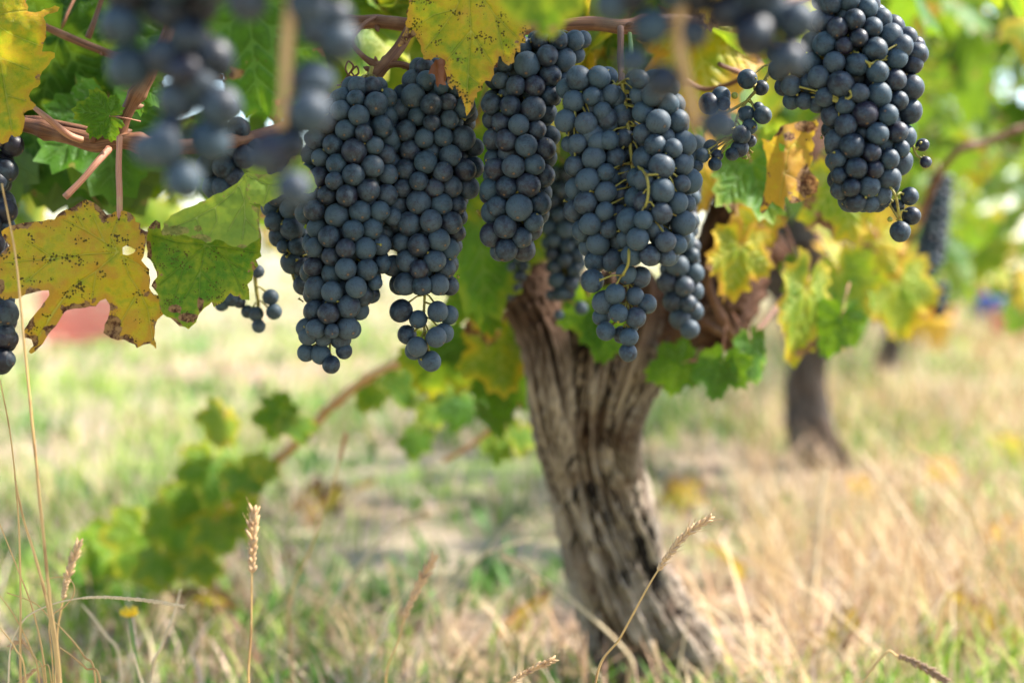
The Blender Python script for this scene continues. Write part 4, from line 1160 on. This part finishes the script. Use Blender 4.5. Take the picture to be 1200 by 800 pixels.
leaf('curled green leaf above the long lime leaf', 935, 310, 1.22, 42, 20, 15, 50, 0.32, 0.0, 0.0, 3)
leaf('olive leaf with golden rim right of the second trunk head', 985, 320, 1.4, 62, 25, 5, 10, 0.45, 0.0, 0.35, 2)
leaf('yellow leaf seen low through the right foliage', 1030, 280, 1.5, 50, 30, 10, 15, 0.68, 0.0, 0.1, 0)
leaf('blurred yellow-green leaf hanging under the right foliage', 1052, 330, 1.6, 72, 10, 10, 25, 0.55, 0.0, 0.1, 4)
leaf('narrow pale green leaf hanging lowest under the right foliage', 1024, 345, 1.55, 72, 2, 5, 68, 0.36, 0.0, 0.0, 3)
leaf('holed green leaf lying against the trunk right of its fork', 800, 425, 1.18, 44, -75, 10, -10, 0.24, 0.1, 0.0, 1)
leaf('green leaf drooping right of the trunk fork', 846, 424, 1.17, 46, -12, 12, 15, 0.22, 0.0, 0.0, 2)
leaf('small bright green leaf near the right end of the fork', 880, 402, 1.18, 46, 10, 0, 40, 0.28, 0.0, 0.0, 0)
leaf('green leaf glowing behind the tip of the large blue bunch', 690, 355, 1.17, 52, 5, 5, -15, 0.27, 0.0, 0.0, 4)
leaf('round green leaf below the tip of the large blue bunch', 712, 385, 1.17, 42, -15, 15, 0, 0.27, 0.0, 0.0, 1)
leaf('bluish leaf under the tip of the right long bunch', 545, 400, 1.35, 52, -10, 20, 10, 0.18, 0.0, 0.0, 3)
leaf('lime leaf left of the trunk under the brown scrap', 585, 395, 1.3, 68, 8, 10, 15, 0.52, 0.0, 0.0, 0)
leaf('green leaf low left of the trunk edge', 595, 440, 1.35, 52, -10, 10, 10, 0.20, 0.0, 0.0, 2)
leaf('yellow-green leaf under the right long bunch', 515, 410, 1.38, 60, -20, 15, 10, 0.44, 0.0, 0.0, 4)
leaf('brown withered leaf hanging left of the trunk', 570, 365, 1.25, 42, 10, 20, 30, 0.95, 0.2, 1.25, 1)
leaf('green leaf hanging above the brown withered one', 556, 330, 1.22, 66, 18, 5, 30, 0.30, 0.0, 0.0, 2)
leaf('small lime leaf beside the left edge of the trunk', 622, 395, 1.32, 50, 8, 10, 30, 0.48, 0.0, 0.0, 3)

leaf('curl of dry brown leaf at the top behind the blurred front berries', 828, -8, .90, 44, 10, 30, 20, 0.95, 0.2, 1.5, 2)

# ------------------------------------------------------------------ the low shoot in the grass at the left
OS = P(330, 545, 1.75)
OS.z = 0.02
shoot = tag(empty('vine_shoot', OS), 'low leafy green vine shoot sprawling down into the grass at the left', 'vine shoot')
cane('cane', [(560, 395, 1.35, 4), (500, 415, 1.42, 5), (440, 437, 1.5, 6), (390, 475, 1.56, 6.5), (335, 530, 1.62, 6.5), (295, 558, 1.66, 6), (255, 600, 1.72, 5), (210, 640, 1.78, 4.5), (150, 670, 1.82, 4), (100, 690, 1.84, 3)], 'tanstem', shoot, OS)
for i, (px, py, d, sz, rot, tx, ty, ti) in enumerate(((262, 488, 1.6, 54, 0, 5, 40, .34), (250, 540, 1.62, 66, 0, 12, 10, .24), (285, 552, 1.6, 50, 40, 20, 10, .26), (235, 575, 1.64, 60, -30, 15, 0, .28), (210, 600, 1.64, 68, 10, 25, -10, .26), (255, 610, 1.6, 58, 25, 10, 15, .3), (165, 620, 1.68, 66, -20, 20, 5, .28),
                                                   (130, 640, 1.7, 64, -30, 10, 10, .22), (190, 650, 1.62, 56, 10, 10, 0, .3), (110, 670, 1.72, 54, 10, 15, 15, .16), (150, 690, 1.66, 48, 0, 20, 0, .22), (230, 655, 1.6, 44, 30, 10, 10, .34), (275, 600, 1.62, 48, 60, 10, 0, .36),
                                                   (330, 480, 1.52, 46, -10, 20, 10, .2), (345, 495, 1.5, 40, 30, 5, 20, .26), (310, 545, 1.58, 30, 20, 10, 10, .62), (120, 700, 1.7, 40, -40, 20, 10, .14), (335, 475, 1.55, 30, 160, 10, 0, .2))):
    o = put('leaf', NEAR_ME[i % 5], shoot)
    o.matrix_world = Matrix.Translation(P(px, py, d) - OS) @ leaf_basis(rot, tx - 50, ty + 18).to_4x4() @ Matrix.Scale(sz * 0.86 / FPX * d, 4)
    o.color = (min(ti, .34) + .14, 0.05, 0.05, 1)
OS2 = P(560, 470, 1.5); OS2.z = 0.02
shoot2 = tag(empty('vine_shoot', OS2), 'short blurred leafy shoot between the left shoot and the trunk', 'vine shoot')
cane('cane', [(640, 425, 1.42, 3), (600, 480, 1.5, 3.5), (560, 515, 1.56, 3.5), (520, 540, 1.62, 3)], 'tanstem', shoot2, OS2)
for i, (px, py, d, sz, rot, tx, ty, ti) in enumerate(((592, 455, 1.5, 40, 0, 10, 10, .16), (540, 470, 1.55, 40, 0, 10, 20, .24), (575, 480, 1.5, 36, 20, 5, 30, .26), (490, 510, 1.7, 30, -10, 20, 0, .34), (610, 430, 1.48, 44, -10, 10, 30, .46), (620, 470, 1.5, 34, 0, 10, 45, .4), (555, 430, 1.5, 40, -20, 5, 30, .52), (470, 440, 1.6, 40, 10, 10, 10, .36), (440, 455, 1.6, 34, -30, 10, 20, .4), (525, 450, 1.55, 36, 10, 20, 10, .44), (580, 520, 1.6, 30, 0, 10, 20, .38), (505, 475, 1.6, 32, 30, 0, 20, .4), (610, 505, 1.6, 30, 0, 10, 20, .42))):
    o = put('leaf', NEAR_ME[(i + 2) % 5], shoot2)
    o.matrix_world = Matrix.Translation(P(px, py, d) - OS2) @ leaf_basis(rot, tx - 35, ty + 15).to_4x4() @ Matrix.Scale(sz / FPX * d, 4)
    o.color = (ti, 0.05, 0.05, 1)


# ------------------------------------------------------------------ dry grass stalks and seed heads
def ground_below(px, py, d, dx=0.0):
    p = P(px, py, d)
    return Vector((p.x + dx, p.y + random.uniform(-.02, .04), -0.005))


def stalk(label, rows, w, head=None, mat='straw', hmat='seed', group='dry grass stalks', awn=1.0, rootdx=0.0, hr=3.4):
    """rows: (px, py, depth) from low to tip; head = fraction of the visible length that carries seeds"""
    b = ground_below(*rows[0], rootdx)
    pts = [b, b.lerp(P(*rows[0]), 0.55) + Vector((rootdx * -0.2, 0, 0))] + [P(*r) for r in rows]
    sp = [Vector(q) for q in spline([tuple(p) for p in pts], 10)]
    d = rows[-1][2]
    k = d / FPX
    root = tag(empty('grass_stalk', b), label, 'grass stalk', group)
    n = len(sp)
    Geo().tube(sp, [k * w * (1.1 - 0.65 * i / n) for i in range(n)], 6, 0.25).build('stem', M[mat], root, b)
    if head:
        g = Geo()
        L = sum((sp[i + 1] - sp[i]).length for i in range(n - 1))
        acc, i, hl = 0, n - 1, head * k
        cur = 0.0
        side = 1
        while i > 0 and acc < hl:
            seg = (sp[i] - sp[i - 1]).length
            t = (sp[i] - sp[i - 1]).normalized()
            q = 0
            while cur <= seg and acc < hl:
                c = sp[i] - t * cur
                f = acc / hl
                for s in (side, -side * 0.6):
                    dr = (t * 1.25 + (t.cross(Vector((0, 1, 0))).normalized() * s + Vector((0, random.uniform(-.6, .6), random.uniform(-.1, .2)))) * (0.55 + 0.3 * f)).normalized()
                    ln = k * hr * random.uniform(2.6, 3.8) * (0.7 + 0.5 * math.sin(math.pi * min(1, f + 0.2)))
                    g.blob(c + dr * ln * 0.45, dr, ln, k * hr * random.uniform(.5, .75), 6, 4)
                    if awn and random.random() < 0.5:
                        g.tube([c + dr * ln * 0.9, c + dr * ln * (1.0 + 0.5 * awn)], [k * 0.35, k * 0.12], 4)
                side = -side
                st = k * hr * 1.25
                cur += st; acc += st
            cur -= seg
            i -= 1
        g.build('seed_head', M[hmat], root, b)
    return root


random.seed(77)
stalk('upright stalk with a plump seed head at the lower left', [(291, 800, .93), (294, 740, .93), (295, 672, .93), (297, 602, .93)], 2.0, 72, hr=4.2)
stalk('blurred stalk with seed head leaning right at lower centre', [(452, 796, 1.0), (466, 752, 1.0), (480, 708, 1.0), (506, 657, 1.0)], 1.8, 74, hr=3.9)
stalk('sharp slanting stalk with awned seed head crossing the trunk base', [(698, 800, .85), (728, 745, .84), (766, 676, .83), (800, 630, .83), (829, 609, .83)], 1.7, 86, awn=2.2, hr=3.2)
stalk('seed head poking in at the bottom edge beside the trunk', [(560, 830, .83), (596, 800, .83), (620, 786, .83), (646, 774, .83)], 1.6, 55, awn=1.5, hr=2.8)
stalk('dark seed head nodding at the bottom edge right of the trunk', [(990, 840, .95), (1035, 768, .95), (1052, 768, .95), (1078, 779, .95), (1106, 796, .95)], 1.6, 62, 'straw', 'darkseed', hr=3.2)
stalk('tallest straw stalk crossing in front of the spotted yellow leaf', [(70, 800, .76), (58, 700, .76), (48, 600, .76), (38, 500, .76), (28, 400, .76), (18, 300, .76), (2, 215, .76)], 2.6)
stalk('thin upright straw stalk at the left edge', [(24, 800, .80), (24, 700, .80), (21, 600, .80), (12, 510, .80), (0, 445, .80)], 1.8)
stalk('straw stalk with a folded dry leaf sheath at the left', [(68, 805, .79), (58, 720, .79), (42, 655, .79), (28, 610, .79), (18, 563, .79)], 2.7, None)
stalk('straw stalk leaning out to the left edge', [(54, 800, .82), (40, 720, .82), (20, 665, .82), (-4, 605, .82)], 1.6)
stalk('thin spike bending to the right across the low shoot', [(10, 790, .80), (22, 735, .80), (50, 712, .80), (100, 700, .80), (160, 702, .80), (213, 710, .80)], 1.3, 120, 'pale_straw', 'pale_straw', awn=0, hr=1.5)
stalk('straw stalk curling into a hook at the left', [(62, 790, .80), (58, 728, .80), (76, 710, .80), (86, 697, .80), (86, 684, .80), (76, 676, .80), (60, 677, .80), (46, 684, .80)], 1.1, None)
stalk('thin stalk leaning right out of the left tuft', [(112, 800, .81), (98, 768, .81), (78, 742, .81), (60, 725, .81), (40, 706, .81), (8, 694, .81)], 1.5)
stalk('short stalk slanting right at the foot of the left tuft', [(118, 806, .80), (100, 782, .80), (84, 768, .80), (70, 758, .80)], 1.8)
stalk('blurred stalk with oat-like head behind the left tuft', [(66, 760, .92), (72, 710, .92), (80, 672, .92), (91, 640, .92)], 1.6, 66, hr=3.4)
stalk('stalk rising steeply through the left tuft', [(30, 800, .78), (18, 760, .78), (0, 735, .78)], 1.5)
stalk('bent stalk forking left in the tuft', [(46, 800, .80), (36, 760, .80), (16, 720, .80), (-6, 690, .80)], 1.3)
stalk('fine wispy stalk with loose husks at the left edge', [(52, 800, .80), (40, 770, .80), (26, 752, .80), (14, 756, .80)], 1.0, 26, hr=2.0)
stalk('fine stalk with pale hanging husks low in the tuft', [(60, 800, .81), (50, 780, .81), (34, 790, .81), (26, 798, .81)], 1.0, 22, hr=2.2)
stalk('pale blurred stalk with drooping head in the middle grass', [(385, 715, 1.55), (410, 680, 1.55), (440, 640, 1.55), (470, 612, 1.55), (494, 603, 1.55)], 3.2, 32, 'pale_straw', 'pale_straw', hr=4.5)
stalk('pale straw stalk leaning right against the trunk base', [(738, 770, 1.33), (690, 720, 1.33), (640, 680, 1.33), (592, 652, 1.33)], 2.6, 40, 'pale_straw', 'pale_straw', hr=3)
stalk('long pale stalk leaning left of the trunk base', [(500, 710, 1.45), (540, 680, 1.45), (575, 640, 1.45), (606, 605, 1.45)], 2.4, None, 'pale_straw')
stalk('second pale stalk fanning left of the trunk base', [(520, 690, 1.48), (560, 655, 1.48), (592, 640, 1.48), (624, 632, 1.48)], 2.2, None, 'pale_straw')
stalk('thin straw stalk against the pale ground left of centre', [(340, 700, 1.25), (365, 640, 1.25), (392, 560, 1.25), (404, 512, 1.25)], 1.8, 30, 'straw', hr=2.4)
stalk('upright broad pale blade right of the trunk', [(948, 720, 1.6), (953, 680, 1.6), (960, 610, 1.6), (968, 552, 1.6)], 4.5, None, 'pale_straw')
stalk('long pale stalk slanting down right of the second trunk', [(1120, 720, 1.75), (1085, 640, 1.75), (1045, 580, 1.75), (1008, 530, 1.75)], 4.2, None, 'pale_straw')
stalk('pale stalk fallen left from the slanting one', [(1040, 730, 1.7), (1010, 700, 1.7), (980, 670, 1.7), (966, 652, 1.7)], 3.0, None, 'pale_straw')
stalk('short pale stalk beside the green blades right of the trunk', [(900, 800, 1.3), (862, 740, 1.3), (838, 716, 1.3), (810, 706, 1.3)], 2.4, None, 'pale_straw')
stalk('thin stalk crossing in the right-hand dry grass', [(1195, 700, 1.5), (1160, 640, 1.5), (1110, 560, 1.5), (1065, 520, 1.5)], 2.0, None)
stalk('pale cut straw standing beside the yellow flower', [(178, 790, 1.0), (190, 755, 1.0), (204, 720, 1.0), (212, 690, 1.0)], 2.6, None, 'pale_straw')
stalk('broad pale straw leaning left of the yellow flower', [(140, 770, 1.1), (125, 745, 1.1), (108, 722, 1.1), (96, 708, 1.1)], 2.6, None, 'pale_straw')
stalk('bleached short straw right below the yellow flower', [(168, 815, .98), (163, 790, .98), (156, 764, .98)], 3.0, None, 'pale_straw')

# ------------------------------------------------------------------ yellow flower
fb = ground_below(160, 780, 1.05)
fl = tag(empty('wild_flower', fb), 'single small yellow flower on a green stem in the grass', 'flower')
top = P(151, 722, 1.05)
Geo().tube([fb, P(163, 800, 1.05), P(158, 760, 1.05), top], [.0016, .0015, .0013, .0013], 6).build('stem', M['green_stem'], fl, fb)
g = Geo()
for i in range(16):
    a = i * 2.4
    dr = Vector((math.cos(a), math.sin(a) * .8, 0.35 + 0.3 * (i % 3)))
    g.blob(top + dr * .003 + Vector((0, 0, .001)), dr, .0085, .0022, 5, 3)
g.build('flower_head', M['petal'], fl, fb)

# ------------------------------------------------------------------ fallen leaves on the ground
FL_ME = [leaf_me('fallen_leaf', NEAR[i], M['leaf'], 1.0) for i in (0, 2, 4)]
for px, py, sz, ti, de, lab in ((1100, 575, .06, .9, .9, 'fallen orange leaf in the straw farther right'), (845, 690, .05, .9, 1.0, 'rusty fallen leaf right of the trunk base'), (1185, 545, .06, .8, .5, 'yellow fallen leaf at the right edge'), (1190, 660, .06, .95, .9, 'orange-brown fallen leaf at the lower right edge'),
                                (930, 520, .055, .95, .8, 'fallen orange leaf at the foot of the second trunk'), (1005, 600, .05, .95, 1.1, 'reddish fallen leaf between the pale stalks'), (985, 780, .05, .9, 1.0, 'fallen tan leaf at the bottom right of the trunk'), (630, 765, .06, .9, .8, 'pale tan fallen leaf left of the trunk base'),
                                (800, 605, .055, .9, 1.0, 'orange fallen leaf just right of the leaning trunk'), (1140, 760, .05, .9, 1.3, 'dark red fallen leaf at the lower right'), (380, 615, .06, .9, 1.5, 'dark reddish fallen leaf in the grass left of centre'), (240, 745, .05, .9, 1.5, 'dark brown fallen leaf near the yellow flower'), (430, 600, .05, .9, 1.4, 'brown fallen leaf under the middle stalk head')):
    f = P(px, py, 1) - C0
    gp = C0 + f * (-C0.z / f.z)
    o = put('fallen_leaf', FL_ME[random.randrange(3)])
    o.matrix_world = Matrix.Translation(gp + Vector((0, 0, .05))) @ (Matrix.Rotation(random.uniform(0, 6.28), 3, 'Z') @ Matrix.Rotation(R(random.uniform(15, 60)), 3, 'X')).to_4x4() @ Matrix.Scale(sz, 4)
    o.color = (ti, 0.2, de, 1)
    tag(o, lab, 'leaf', 'fallen leaves on the ground')

# ------------------------------------------------------------------ picking crates and buckets far away
def crate(label, loc, size, mat, rz):
    L, Wd, Hh = size
    o = tag(empty('harvest_crate', loc), label, 'crate', 'harvest crates and buckets in the distance')
    o.rotation_euler = (0, 0, rz)

    def box(g, c, s):
        b = len(g.v)
        for x in (-1, 1):
            for y in (-1, 1):
                for z in (-1, 1):
                    g.v.append(Vector((c[0] + x * s[0] / 2, c[1] + y * s[1] / 2, c[2] + z * s[2] / 2))); g.a.append((0, 0, 0))
        g.f += [tuple(b + i for i in f) for f in ((0, 1, 3, 2), (4, 6, 7, 5), (0, 4, 5, 1), (2, 3, 7, 6), (0, 2, 6, 4), (1, 5, 7, 3))]
    g = Geo()
    box(g, (0, 0, .012), (L - .02, Wd - .02, .02))
    for s in (-1, 1):
        for k in range(4):
            zc = .05 + k * (Hh - .06) / 4
            box(g, (0, s * (Wd / 2 - .006), zc), (L - .03, .010, (Hh - .06) / 4 * .7))
            box(g, (s * (L / 2 - .006), 0, zc), (.010, Wd - .03, (Hh - .06) / 4 * .7))
        for t in (-1, 0, 1):
            box(g, (t * (L / 2 - .011), s * (Wd / 2 - .011), Hh / 2 - .01), (.022, .022, Hh - .024))
    g.build('body', M[mat], o, smooth=False)
    g = Geo()
    for s in (-1, 1):
        box(g, (0, s * (Wd / 2), Hh - .004), (L + .014, .024, .026))
        box(g, (s * (L / 2), 0, Hh - .002), (.024, Wd - .03, .024))
    g.build('rim', M[mat], o, smooth=False)


def bucket(label, loc, h, r, mat):
    o = tag(empty('bucket', loc), label, 'bucket', 'harvest crates and buckets in the distance')
    g = Geo()
    prof = [(0.0, .004), (r * .74, .004), (r * .78, 0.0), (r * .98, h * .9), (r * 1.05, h * .91), (r * 1.05, h * .97), (r, h), (r * .95, h * .97), (r * .72, .03), (0, .03)]
    n = 28
    for a, z in prof:
        for k in range(n):
            g.v.append(Vector((a * math.cos(2 * math.pi * k / n), a * math.sin(2 * math.pi * k / n), z))); g.a.append((0, 0, 0))
    g.f = [(i * n + k, i * n + (k + 1) % n, (i + 1) * n + (k + 1) % n, (i + 1) * n + k) for i in range(len(prof) - 1) for k in range(n)]
    g.build('body', M[mat], o)
    Geo().tube([Vector((r * 1.06 * math.cos(t), .03 + r * .25 * math.sin(t), h * .94 - r * .75 * math.sin(t))) for t in np.linspace(0, math.pi, 14)], .004, 6).build('handle', M['metal'], o)


def gpoint(px, py):
    f = P(px, py, 1) - C0
    q = C0 + f * (-C0.z / f.z)
    return (q.x, q.y, 0)


crate('red harvest crate seen under the spotted yellow leaf', gpoint(98, 402), (.40, .32, .28), 'red', R(12))
bucket('blue bucket low at the far right', gpoint(1157, 380), .19, .115, 'blue')
bucket('small red bucket just above the blue one', gpoint(1146, 362), .24, .12, 'red')
crate('red harvest crate at the right picture edge', gpoint(1198, 402), (.24, .2, .16), 'red', R(8))
bucket('orange and dusty bucket left of the blue one', gpoint(1090, 400), .20, .12, 'orange')
bucket('yellow bucket in front of the orange one', gpoint(1086, 416), .17, .10, 'yellow')
